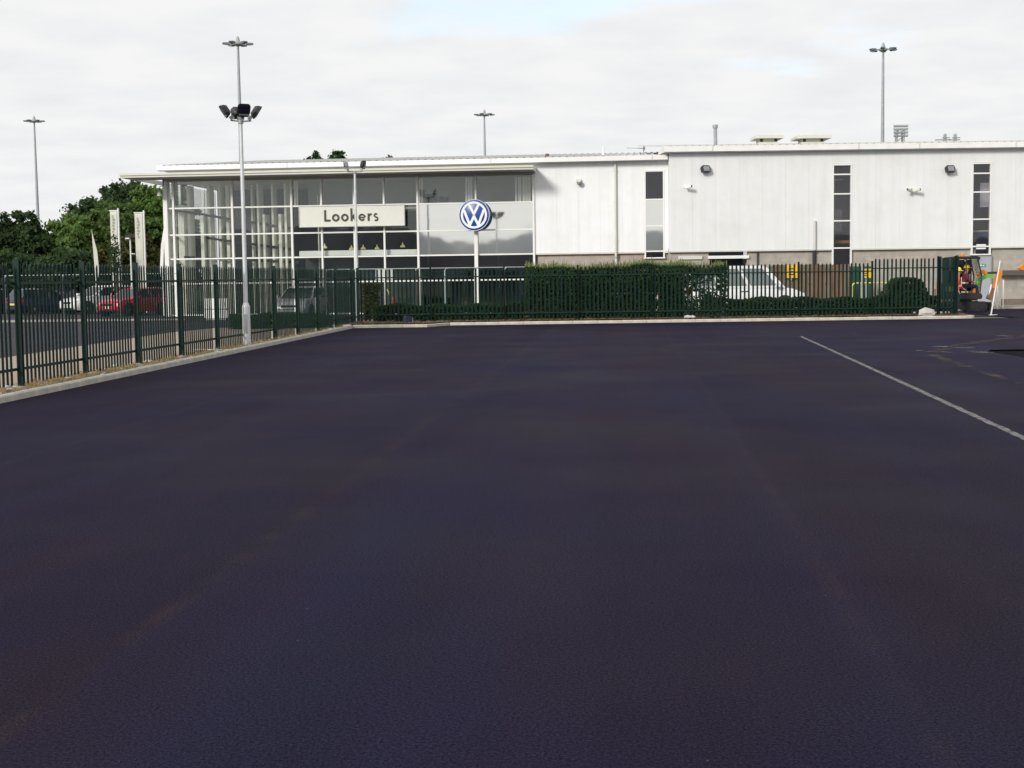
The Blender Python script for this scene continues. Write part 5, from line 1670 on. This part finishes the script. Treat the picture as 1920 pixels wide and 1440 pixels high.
def feather(pxt, pyt, pxb, pyb, wpx, Y, label, m):
    a, b = at(pxt, pyt, Y), at(pxb, pyb, Y)
    t = thing('feather_flag', label, 'flag', (b.x, Y, 0), 0, 'feather flags near the showroom')
    s = Y / F
    MB().tube([(b.x + .02, Y, 0), (b.x, Y, b.z), (a.x + (b.x - a.x) * .4, Y, b.z + (a.z - b.z) * .6), (a.x, Y, a.z)], [.035, .03, .02, .012], 8).build('pole', M_WHITE, t, I4, True)
    mb = MB(); k = 16
    for j in range(k + 1):
        v = j / k; x = a.x + (b.x - a.x) * v; z = a.z + (b.z - a.z) * v
        w = wpx * s * min(1, v * 2.2) * (1 if v < .85 else (1 - v) / .15 * .4 + .6)
        for yy in (-.006, .006):
            mb.v += [(x, Y + yy - .03, z), (x + w, Y + yy - .02, z)]
    for j in range(k):
        a4 = j * 4
        mb.f += [(a4, a4 + 1, a4 + 5, a4 + 4), (a4 + 2, a4 + 6, a4 + 7, a4 + 3), (a4, a4 + 4, a4 + 6, a4 + 2), (a4 + 1, a4 + 3, a4 + 7, a4 + 5)]
    mb.build('cloth', m, t)
feather(172, 432, 180, 520, 7, 80.5, 'slim white feather flag left of the banners', M_BANNER)
feather(309.5, 412, 305, 520, -5.5, 70.6, 'white feather flag half hidden behind the showroom corner', M_WHITE)
Yq = 81.0; x = X_at(248, Yq)
t = thing('sign_post', 'slim post with small dark box lamp left of the right banner', 'post', (x, Yq, 0))
MB().tube([(x, Yq, 0), (x, Yq, at(248, 446, Yq).z)], .045, 8).build('shaft', M_WHITE, t, I4, True)
zz = at(248, 443, Yq).z
MB().box(x - .24, x + .24, Yq - .15, Yq + .15, zz - .08, zz + .10).build('lamp_box', M_BLACK, t)
MB().box(x - .24, x - .02, Yq - .17, Yq + .12, zz - .16, zz - .085).build('lamp_tray', M_WHITE, t)
MB().tube([(x, Yq, zz - 1.0), (x + .25, Yq, zz - 1.03)], .03, 6).build('bracket', M_WHITE, t)
Yq = 68.7; a = at(301, 468, Yq)
t = thing('wall_bracket_lamp', 'small hanging lantern under the canopy at the showroom corner', 'lamp', at(299, 362, 68.4))
c = at(299, 362, 68.4)
MB().lathe([(.13, -.14), (.10, -.02), (.04, .08), (.02, .12)], 12).build('shade', M_CREAM, t, Matrix.Translation(c), True)
MB().tube([c + Vector((0, 0, .1)), c + Vector((.02, 0, .3)), c + Vector((.2, 0, .36)), Vector((c.x + .2, c.y, 6.74))], .02, 6).build('hanger', M_BLACK, t)
# pendant lamps inside the showroom
pm = MB().lathe([(.13, -.07), (.125, -.02), (.09, .03), (.04, .06), (.03, .12), (.012, .18)], 14).mesh('shade', M_LAMPY, True)
for px, py, lb in ((521, 455, 'leftmost yellow pendant lamp in the showroom'), (539, 457, 'second yellow pendant lamp beside the leftmost one'), (609, 463, 'yellow pendant lamp behind the mullion left of the thin lamp column'), (659, 466, 'low yellow pendant lamp just left of the thin lamp column'), (681, 465, 'low yellow pendant lamp just right of the thin lamp column'), (707, 465, 'low yellow pendant lamp below the letters of the sign'), (755, 461, 'rightmost yellow pendant lamp in the showroom')):
    u, z = lw(px, py, -2.8); Wp = LWM @ Matrix.Translation((u, 2.8, z))
    t = thing('pendant_lamp', lb, 'lamp', Wp.translation, 0, 'yellow pendant lamps in the showroom')
    place('shade', pm, t, Wp)
    top = (6.6 if px < 545 else ZB[4] - .26) - z
    MB().tube([(0, 0, .18), (0, 0, top)], .012, 5).build('flex', M_BLACK, t, Wp)

# ------------------------------------------------------------------ people and mini digger
def skin_body(name, joints, bones, m, parent, Mx, root=0, sub=2):
    me = bpy.data.meshes.new(name)
    me.from_pydata([j[:3] for j in joints], bones, [])
    o = bpy.data.objects.new(name, me); COL.objects.link(o)
    md = o.modifiers.new('skin', 'SKIN')
    for i, j in enumerate(joints):
        sv = me.skin_vertices[0].data[i]
        sv.radius = (j[3], j[4] if len(j) > 4 else j[3]); sv.use_root = (i == root)
    ss = o.modifiers.new('sub', 'SUBSURF'); ss.levels = sub; ss.render_levels = sub
    dg = bpy.context.evaluated_depsgraph_get()
    me2 = bpy.data.meshes.new_from_object(o.evaluated_get(dg))
    bpy.data.objects.remove(o)
    me2.name = name
    me2.materials.clear(); me2.materials.append(m)
    for p in me2.polygons: p.use_smooth = True
    return place(name, me2, parent, Mx)
def person(label, loc, rz, pose, jacket, trousers):
    t = thing('person', label, 'person', loc, rz, 'workers by the mini digger')
    M = Matrix.Translation(Vector(loc)) @ Matrix.Rotation(rz, 4, 'Z')
    P = pose          # faces -y ; dict of joints
    body = [(*P['pelvis'], .13, .10), (*P['waist'], .125, .09), (*P['chest'], .16, .11), (*P['neck'], .055), (*P['jaw'], .075, .085), (*P['crown'], .085, .10),
            (*P['lsh'], .065), (*P['lel'], .042), (*P['lwr'], .03), (*P['lha'], .038, .022), (*P['rsh'], .065), (*P['rel'], .042), (*P['rwr'], .03), (*P['rha'], .038, .022),
            (*P['lhip'], .095), (*P['lkn'], .06), (*P['lan'], .042), (*P['lto'], .045, .035), (*P['rhip'], .095), (*P['rkn'], .06), (*P['ran'], .042), (*P['rto'], .045, .035)]
    bones = [(0, 1), (1, 2), (2, 3), (3, 4), (4, 5), (2, 6), (6, 7), (7, 8), (8, 9), (2, 10), (10, 11), (11, 12), (12, 13), (0, 14), (14, 15), (15, 16), (16, 17), (0, 18), (18, 19), (19, 20), (20, 21)]
    skin_body('body', body, bones, M_SKIN, t, M)
    jk = [(*P['pelvis'], .165, .135), (*P['waist'], .160, .125), (*P['chest'], .185, .135), (*P['neckb'], .075), (*P['lsh'], .085), (*P['lel'], .062), (*P['lcuff'], .05), (*P['rsh'], .085), (*P['rel'], .062), (*P['rcuff'], .05)]
    j = skin_body('jacket', jk, [(0, 1), (1, 2), (2, 3), (2, 4), (4, 5), (5, 6), (2, 7), (7, 8), (8, 9)], jacket, t, M)
    tr = [(*P['pelvis'], .14, .115), (*P['lhip'], .11), (*P['lkn'], .08), (*P['lan'], .07), (*P['rhip'], .11), (*P['rkn'], .08), (*P['ran'], .07)]
    skin_body('trousers', tr, [(0, 1), (1, 2), (2, 3), (0, 4), (4, 5), (5, 6)], trousers, t, M)
    for k in ('l', 'r'):
        a, b = Vector(P[k + 'an']), Vector(P[k + 'to'])
        MB().tube([a + Vector((0, .07, -.06)), a + Vector((0, 0, -.045)), b, b + (b - a).normalized() * .06], [.045, .055, .05, .03], 10).build('boot', M_BLACK, t, M, True)
    c = Vector(P['crown'])
    Mh = M @ Matrix.Translation((c.x, c.y, c.z - .02))
    hm = MB().lathe([(.150, .0), (.150, .015), (.128, .02), (.125, .07), (.10, .13), (.05, .16), (.01, .165)], 18).build('helmet', M_HELMET, t, Mh, True)
    MB().prism([(-.09, 0), (.09, 0), (.07, .014), (-.07, .014)], -.20, -.13).build('helmet_peak', M_HELMET, hm, Mh)
    # reflective bands round the jacket
    w = Vector(P['waist']); 
    for dz in (-.02,):
        n = 20
        MB().lathe([(1, -.03), (1, .03)], n, Matrix.Translation((w.x, w.y, w.z + dz)) @ Matrix.Diagonal((.178, .142, 1, 1))).build('reflective_band', M_STRIP, t, M, True)
    for s in (-1, 1):
        cx = Vector(P['chest']); 
        MB().box(s * .10 - .025, s * .10 + .025, -.015, .0, w.z, cx.z + .14, Matrix.Translation((cx.x, cx.y - .140, 0))).build('reflective_band', M_STRIP, t, M)
    # face: nose, eyes, mouth, ears
    jw = Vector(P['jaw'])
    fc = (c + jw) / 2 + Vector((0, -.088, 0))
    MB().prism([(-.014, -.02), (.014, -.02), (.006, .025), (-.006, .025)], -.022, .01).build('nose', M_SKIN, t, M @ Matrix.Translation(fc))
    MB().box(-.038, -.018, -.006, .006, -.006, .006).box(.018, .038, -.006, .006, -.006, .006).build('eyes', M_BLACK, t, M @ Matrix.Translation(fc + Vector((0, 0, .025))))
    MB().box(-.025, .025, -.004, .006, -.005, .005).build('mouth', M_MAROON, t, M @ Matrix.Translation(fc + Vector((0, 0, -.045))))
    MB().box(-.092, -.080, -.02, .02, -.03, .03).box(.080, .092, -.02, .02, -.03, .03).build('ears', M_SKIN, t, M @ Matrix.Translation(fc + Vector((0, .09, 0))))
    # fingers closed from each palm
    for k in ('l', 'r'):
        wr, ha = Vector(P[k + 'wr']), Vector(P[k + 'ha']); d = (ha - wr).normalized()
        sd = d.cross(Vector((0, 0, 1))); sd = sd.normalized() if sd.length > .1 else Vector((0, 1, 0))
        dn = Vector((0, 0, -1)) if abs(d.z) < .8 else Vector((0, -1, 0))
        mb = MB()
        for q, ln in ((-.028, .06), (-.010, .072), (.010, .068), (.028, .055)):
            r0 = ha + sd * q
            mb.tube([r0, r0 + d * ln * .55, r0 + d * ln * .85 + dn * .02, r0 + d * ln * .8 + dn * .045], [.010, .0095, .0085, .007], 6)
        r0 = wr + d * .03 + sd * .03
        mb.tube([r0, r0 + d * .03 + sd * .025, r0 + d * .06 + sd * .018 + dn * .015], [.012, .011, .008], 6)
        mb.build('fingers', M_SKIN, t, M, True)
    return t
stand = dict(pelvis=(0, .02, .95), waist=(0, .02, 1.12), chest=(0, .02, 1.34), neckb=(0, .03, 1.50), neck=(0, .02, 1.53), jaw=(0, -.02, 1.64), crown=(0, .0, 1.76),
             lsh=(.19, .02, 1.44), lel=(.27, -.02, 1.17), lcuff=(.24, -.17, 1.00), lwr=(.235, -.19, .98), lha=(.22, -.26, .95),
             rsh=(-.19, .02, 1.44), rel=(-.26, .04, 1.16), rcuff=(-.26, -.02, .93), rwr=(-.26, -.03, .90), rha=(-.255, -.05, .82),
             lhip=(.10, .02, .90), lkn=(.12, -.01, .50), lan=(.13, .03, .09), lto=(.14, -.13, .045),
             rhip=(-.10, .02, .90), rkn=(-.12, -.02, .50), ran=(-.13, .02, .09), rto=(-.15, -.14, .045))
sit = dict(pelvis=(0, .05, .10), waist=(0, .06, .26), chest=(0, .03, .48), neckb=(0, .02, .64), neck=(0, .01, .67), jaw=(0, -.04, .78), crown=(0, -.02, .90),
           lsh=(.19, .03, .58), lel=(.24, -.02, .32), lcuff=(.22, -.22, .28), lwr=(.22, -.25, .28), lha=(.21, -.32, .28),
           rsh=(-.19, .03, .58), rel=(-.24, -.02, .32), rcuff=(-.22, -.22, .28), rwr=(-.22, -.25, .28), rha=(-.21, -.32, .28),
           lhip=(.10, .0, .09), lkn=(.13, -.42, .10), lan=(.13, -.46, -.28), lto=(.13, -.60, -.32),
           rhip=(-.10, .0, .09), rkn=(-.13, -.42, .10), ran=(-.13, -.46, -.28), rto=(-.13, -.60, -.32))
YD = 60.2
DX = X_at(1806, YD)
person('worker in orange hi-vis jacket and yellow helmet standing beside the mini digger', (X_at(1796.5, 58.9), 58.9, 0), R(70), stand, M_HIVIS, M_NAVY)
person('worker in dark red top and yellow helmet seated in the digger cab', (DX + .12, YD, .98), R(90), sit, M_MAROON, M_NAVY)
# mini digger, front towards +x
DG = thing('mini_digger', 'orange and green mini digger with black cab and raised boom', 'digger', (DX, YD, 0))
DM = Matrix.Translation((DX, YD, 0))
zc1_ = at(1800, 481, YD).z
def dp(mb, name, m, parent=None, sm=False): return mb.build(name, m, parent or DG, DM, sm)
for s in (-1, 1):
    prof = [(-.85, .12), (-.72, .0), (.72, .0), (.85, .12), (.85, .28), (.72, .40), (-.72, .40), (-.85, .28)]
    tk = dp(MB().prism(prof, s * .32 if s > 0 else -.58, s * .58 if s > 0 else -.32), 'track', M_RUBBER)
    for k in range(12):
        dp(MB().box(-.72 + k * .13, -.66 + k * .13, s * .33 if s > 0 else -.59, s * .59 if s > 0 else -.33, .402, .42), 'track_pad', M_RUBBER, tk)
    for k in (-.6, -.2, .2, .6):
        dp(MB().lathe([(.11, -.02), (.11, .02)], 12, Matrix.Translation((k, s * .595, .17)) @ Matrix.Rotation(R(90), 4, 'X')), 'track_roller', M_BLACK, tk)
dp(MB().box(-.5, .5, -.3, .3, .2, .42), 'undercarriage', M_BLACK)
dp(MB().lathe([(.36, .42), (.36, .52)], 20), 'slew_ring', M_BLACK, None, True)
dp(MB().prism([(-1.0, .52), (.62, .52), (.66, .62), (.60, .78), (-.5, .80), (-.62, 1.25), (-.98, 1.22), (-1.05, .9)], -.52, .52), 'superstructure', mat('digger_charcoal', (.022, .024, .026), .45))
dp(MB().box(-.95, -.55, -.535, -.521, .86, 1.08), 'side_stripe', M_GREENP)
dp(MB().box(-.60, .50, .44, .47, .85, zc1_ - .14).box(-.60, -.57, -.44, .44, 1.26, zc1_ - .14), 'cab_rear_glazing', mat('cab_dark_glass', (.02, .024, .026), .15, spec=.8))
dp(MB().prism([(-1.06, .54), (-.96, .52), (-.96, 1.05), (-1.08, .95)], -.56, .56), 'counterweight', M_BLACK)
# blade and swing post
dp(MB().prism([(.95, .08), (1.02, .05), (1.05, .20), (1.02, .38), (.96, .38), (.99, .2)], -.60, .60), 'dozer_blade', M_BLACK)
dp(MB().box(.4, .96, -.40, -.30, .16, .26).box(.4, .96, .30, .40, .16, .26), 'blade_arm', M_BLACK)
# cab
zc1 = at(1800, 481, YD).z
cabp = [((-.62, 1.22), (-.60, zc1 - .08)), ((.55, .80), (.62, 1.5)), ((.62, 1.5), (.44, zc1 - .10))]
for s in (-.50, .50):
    for (a, b) in cabp:
        dp(MB().tube([(a[0], s, a[1]), (b[0], s, b[1])], .035, 6), 'cab_pillar', M_BLACK)
    dp(MB().tube([(-.05, s, .80), (-.05, s, zc1 - .09)], .025, 6), 'cab_pillar', M_BLACK)
dp(MB().prism([(-.68, zc1 - .10), (.52, zc1 - .12), (.56, zc1 - .06), (.44, zc1), (-.60, zc1), (-.70, zc1 - .05)], -.55, .55), 'cab_roof', M_BLACK)
dp(MB().prism([(.55, .85), (.615, 1.5), (.44, zc1 - .14), (.45, zc1 - .14), (.63, 1.5), (.56, .85)], -.46, .46), 'windscreen', M_GLASS)
dp(MB().box(-.60, -.52, -.22, .22, 1.15, 1.75).box(-.55, -.05, -.24, .24, .92, 1.02), 'seat', M_BLACKP)
for s in (-1, 1):
    dp(MB().tube([(.30, s * .2, .80), (.27, s * .2, 1.22)], .02, 6), 'control_lever', M_BLACK)
dp(MB().lathe([(.07, 0), (.07, .10), (.04, .13)], 12, Matrix.Translation((-.05, 0, zc1))), 'beacon', mat('beacon_orange', (.85, .22, .02), .3), None, True)
for x in (-.10, .52):
    dp(MB().lathe([(.055, 0), (.06, .04)], 12, Matrix.Translation((x, -.42, zc1 - .16)) @ Matrix.Rotation(R(90), 4, 'Y')), 'work_lamp', M_CLEARL)
# boom
def dpt(px, py): 
    p = at(px, py, YD); return (p.x - DX, p.z)
j0 = dpt(1818, 556); j1 = dpt(1830, 540); j2 = dpt(1840, 522); j3 = dpt(1851, 517)
dp(MB().stroke([(j0[0] - .05, j0[1] + .02), j1], .16, -.12, .12), 'boom_foot', M_ORANGE)
dp(MB().box(.6, j0[0] + .05, -.10, .10, j0[1] - .17, j0[1] - .05).box(.62, j0[0] + .12, -.13, .13, j0[1] - .02, j0[1] + .06), 'swing_bracket', M_ORANGE)
dp(MB().stroke([j1, ((j1[0] + j2[0]) / 2 - .02, (j1[1] + j2[1]) / 2 + .02), j2, j3, dpt(1862, 518)], .17, -.085, .085), 'boom', M_GREENP)
dp(MB().stroke([dpt(1833, 516), dpt(1842, 509), dpt(1850, 512)], .15, -.10, .10), 'boom_knuckle', M_ORANGE)
dp(MB().tube([(dpt(1845, 512)[0], 0, dpt(1845, 512)[1]), (dpt(1870, 511)[0], 0, dpt(1870, 511)[1])], .045, 8), 'hydraulic_ram', M_BLACK)
s0, s1 = dpt(1874, 510), dpt(1861, 542)
dp(MB().prism([(s0[0] - .12, s0[1] - .02), (s0[0] + .10, s0[1] + .08), (s0[0] + .09, s0[1] - .15), (s1[0] + .12, s1[1]), (s1[0] - .03, s1[1] - .02)], -.08, .08), 'dipper_arm', M_ORANGE)
e = dpt(1856, 560)
dp(MB().prism([(s1[0] - .04, s1[1] + .06), (s1[0] + .09, s1[1] + .02), (e[0] + .16, e[1] + .12), (e[0] + .02, e[1] - .05), (e[0] - .14, e[1] + .02), (e[0] - .06, e[1] + .16)], -.17, .17), 'bucket', mat('bucket_steel', (.20, .10, .06), .6))
dp(MB().tube([(s1[0] - .05, -.0, s1[1] + .2), (e[0] - .03, -.0, e[1] + .16)], .04, 8), 'bucket_ram', M_WHITE)

# leaning staff, thin white posts, orange board
a, b = at(1871, 489, 54.6), ground(1858, 591)
t = thing('survey_staff', 'slim white leaning staff standing on the asphalt by the digger arm', 'staff', (b.x, b.y, 0))
MB().tube([(b.x, b.y, .0), (a.x, b.y + .1, a.z)], [.030, .020], 8).build('shaft', M_WHITE, t, I4, True)
MB().box(b.x - .07, b.x + .07, b.y - .07, b.y + .07, 0, .025).build('foot', M_WHITE, t)
MB().tube([(b.x + .05, b.y, .012), (b.x + .22, b.y - .1, .02)], .02, 6).build('foot_spike', M_STONE, t)
for px, lb in ((1870.5, 'thin white post by the wall, nearer the digger bucket'), (1881, 'thin white post by the wall, right of the other one')):
    Yv = 62.2 if px < 1875 else 62.3; xx = X_at(px, Yv); z = at(px, 525, Yv).z
    t = thing('marker_post', lb, 'post', (xx, Yv, 0), 0, 'thin white posts by the wall')
    MB().tube([(xx, Yv, 0), (xx, Yv, z)], .032, 8).build('shaft', M_WHITE, t, I4, True)
    MB().lathe([(.06, 0), (.06, .05), (.035, .08)], 8).build('foot', M_GALVD, t, Matrix.Translation((xx, Yv, 0)))
Yv = 62.0; a = at(1908, 495, Yv); b = at(1945, 508, Yv)
t = thing('orange_beacon_board', 'orange wedge-shaped board on a post at the right edge', 'board', (b.x, Yv, 0))
MB().prism([(a.x - .02, b.z + .12), (a.x + .3, b.z), (b.x, b.z), (b.x, a.z), (a.x + .25, a.z)], Yv - .15, Yv + .15).build('board', M_ORANGE, t)
MB().tube([(b.x - .1, Yv, 0), (b.x - .1, Yv, b.z)], .04, 8).build('post', M_GALVD, t)

# ------------------------------------------------------------------ stones, litter, grass, soil clods
def rock(mb, c, r, n=1):
    vs = []; import itertools
    t = (1 + 5 ** .5) / 2
    base = [(-1, t, 0), (1, t, 0), (-1, -t, 0), (1, -t, 0), (0, -1, t), (0, 1, t), (0, -1, -t), (0, 1, -t), (t, 0, -1), (t, 0, 1), (-t, 0, -1), (-t, 0, 1)]
    fs = [(0, 11, 5), (0, 5, 1), (0, 1, 7), (0, 7, 10), (0, 10, 11), (1, 5, 9), (5, 11, 4), (11, 10, 2), (10, 7, 6), (7, 1, 8), (3, 9, 4), (3, 4, 2), (3, 2, 6), (3, 6, 8), (3, 8, 9), (4, 9, 5), (2, 4, 11), (6, 2, 10), (8, 6, 7), (9, 8, 1)]
    for b in base:
        k = r * random.uniform(.7, 1.15) / 1.9
        vs.append((c[0] + b[0] * k * 1.25, c[1] + b[1] * k, c[2] + b[2] * k * .75))
    mb.add(vs, fs)
mb = MB(); c = at(1735, 588, YK + .35)
rock(mb, (0, 0, .13), .27)
tag(mb.build('boulder', M_STONE, None, Matrix.Translation((c.x, YK + .2, .10)), True), 'pale rounded boulder on the kerb near the right fence end', 'boulder')
n = 0
for px, lb in ((1716, 'leftmost small pale stone of the row, left of the boulder'), (1752, 'small pale stone of the row just right of the boulder'), (1764, 'third small pale stone of the row, left of the pipe post foot'), (1776, 'rightmost small pale stone of the row by the fence corner')):
    mb = MB(); rock(mb, (0, 0, .02), .09)
    x = X_at(px, YK + 1.1)
    tag(mb.build('stone', M_STONE, None, Matrix.Translation((x, YK + 1.1, .17))), lb, 'stone', 'row of small pale stones')
for px, lb in ((1289, 'left of two small pale stones under the tall hedge'), (1299, 'right of two small pale stones under the tall hedge')):
    mb = MB(); rock(mb, (0, 0, .03), .12)
    tag(mb.build('stone', M_STONE, None, Matrix.Translation((X_at(px, YK + .4), YK + .4, .14))), lb, 'stone', 'pair of stones under the hedge')
mb = MB(); 
for _ in range(900):
    Y = random.uniform(16, 50); x = random.uniform(fx(Y) - .3, kx(Y) - .14)
    rock(mb, (x, Y, .07), random.uniform(.012, .05))
tag(mb.build('soil_clods', M_SOIL), kind='stuff')
mb = MB()
for _ in range(170):
    Y = random.uniform(16, 50); x = random.uniform(fx(Y) - .3, kx(Y) - .16)
    rock(mb, (x, Y, .075), random.uniform(.02, .075))
tag(mb.build('pale_rubble', M_STONE), kind='stuff')
mb = MB()
for _ in range(700):
    x = random.uniform(xl, XR + .3); a, b = backbed((x - xl + .3) / (XR + .45 - xl + .3))
    Y = random.uniform(a[1] + .03, a[1] + 1.2)
    rock(mb, (x, Y, .15), random.uniform(.015, .06))
tag(mb.build('bark_pieces', M_BARK), kind='stuff')
mb = MB()
for _ in range(420):
    Y = random.uniform(17, 50); x = kx(Y) - .16 - abs(random.gauss(0, .22))
    if x < fx(Y) - .3: continue
    for _b in range(random.randint(4, 12)):
        h = random.uniform(.04, .16); dx, dy = random.gauss(0, .05), random.gauss(0, .05); w = .006
        px_, py_ = x + random.gauss(0, .04), Y + random.gauss(0, .04)
        mb.add([(px_ - w, py_, .05), (px_ + w, py_, .05), (px_ + dx, py_ + dy, .05 + h)], [(0, 1, 2)])
tag(mb.build('dry_grass', M_DRY), kind='stuff')
mb = MB()
for _ in range(500):
    x = random.uniform(xl + .2, XR); a, b = backbed((x - xl + .3) / (XR + .45 - xl + .3)); Y = a[1] + random.uniform(.05, .5)
    h = random.uniform(.03, .12); dx, dy = random.gauss(0, .04), random.gauss(0, .04); w = .008
    mb.add([(x - w, Y, .12), (x + w, Y, .12), (x + dx, Y + dy, .14 + h)], [(0, 1, 2)])
tag(mb.build('weeds', M_OLVLEAF), kind='stuff')
# litter: flat white boards on the left soil, blue crate-like bucket in the corner bed
Y = 31.5; p = ground(412, 657, .08)
t = MB().box(-.55, .45, -.06, .06, 0, .02).build('white_board', M_WHITE, None, Matrix.Translation((p.x - .10, p.y, .09)) @ Matrix.Rotation(R(12), 4, 'Z') @ Matrix.Rotation(R(2), 4, 'Y'))
tag(t, 'flat white offcut lying at the foot of the left fence', 'offcut')
p = ground(640, 611, .1)
t = MB().box(-.32, .32, -.06, .06, 0, .025).build('white_board', M_WHITE, None, Matrix.Translation((p.x, p.y, .11)) @ Matrix.Rotation(R(25), 4, 'Z'))
tag(t, 'flat white offcut lying near the fence corner', 'offcut')
p = ground(754, 611, .12)
t = thing('dark_crate', 'small dark blue upturned crate in the corner bed', 'crate', (p.x, YK - .75, .12))
M = Matrix.Translation((p.x, YK - .75, .13)) @ Matrix.Rotation(R(25), 4, 'Z') @ Matrix.Rotation(R(8), 4, 'Y')
mc = mat('crate_navy', (.015, .02, .05), .4)
MB().box(-.13, .13, -.10, .10, .0, .02).build('crate_floor', mc, t, M)
MB().box(-.13, -.115, -.10, .10, .02, .26).box(.115, .13, -.10, .10, .02, .26).build('crate_end', mc, t, M)
MB().box(-.115, .115, -.10, -.085, .02, .26).box(-.115, .115, .085, .10, .02, .26).build('crate_side', mc, t, M)
MB().box(.14, .16, -.09, .05, .0, .22).build('crate_lid', M_GALV, t, M)
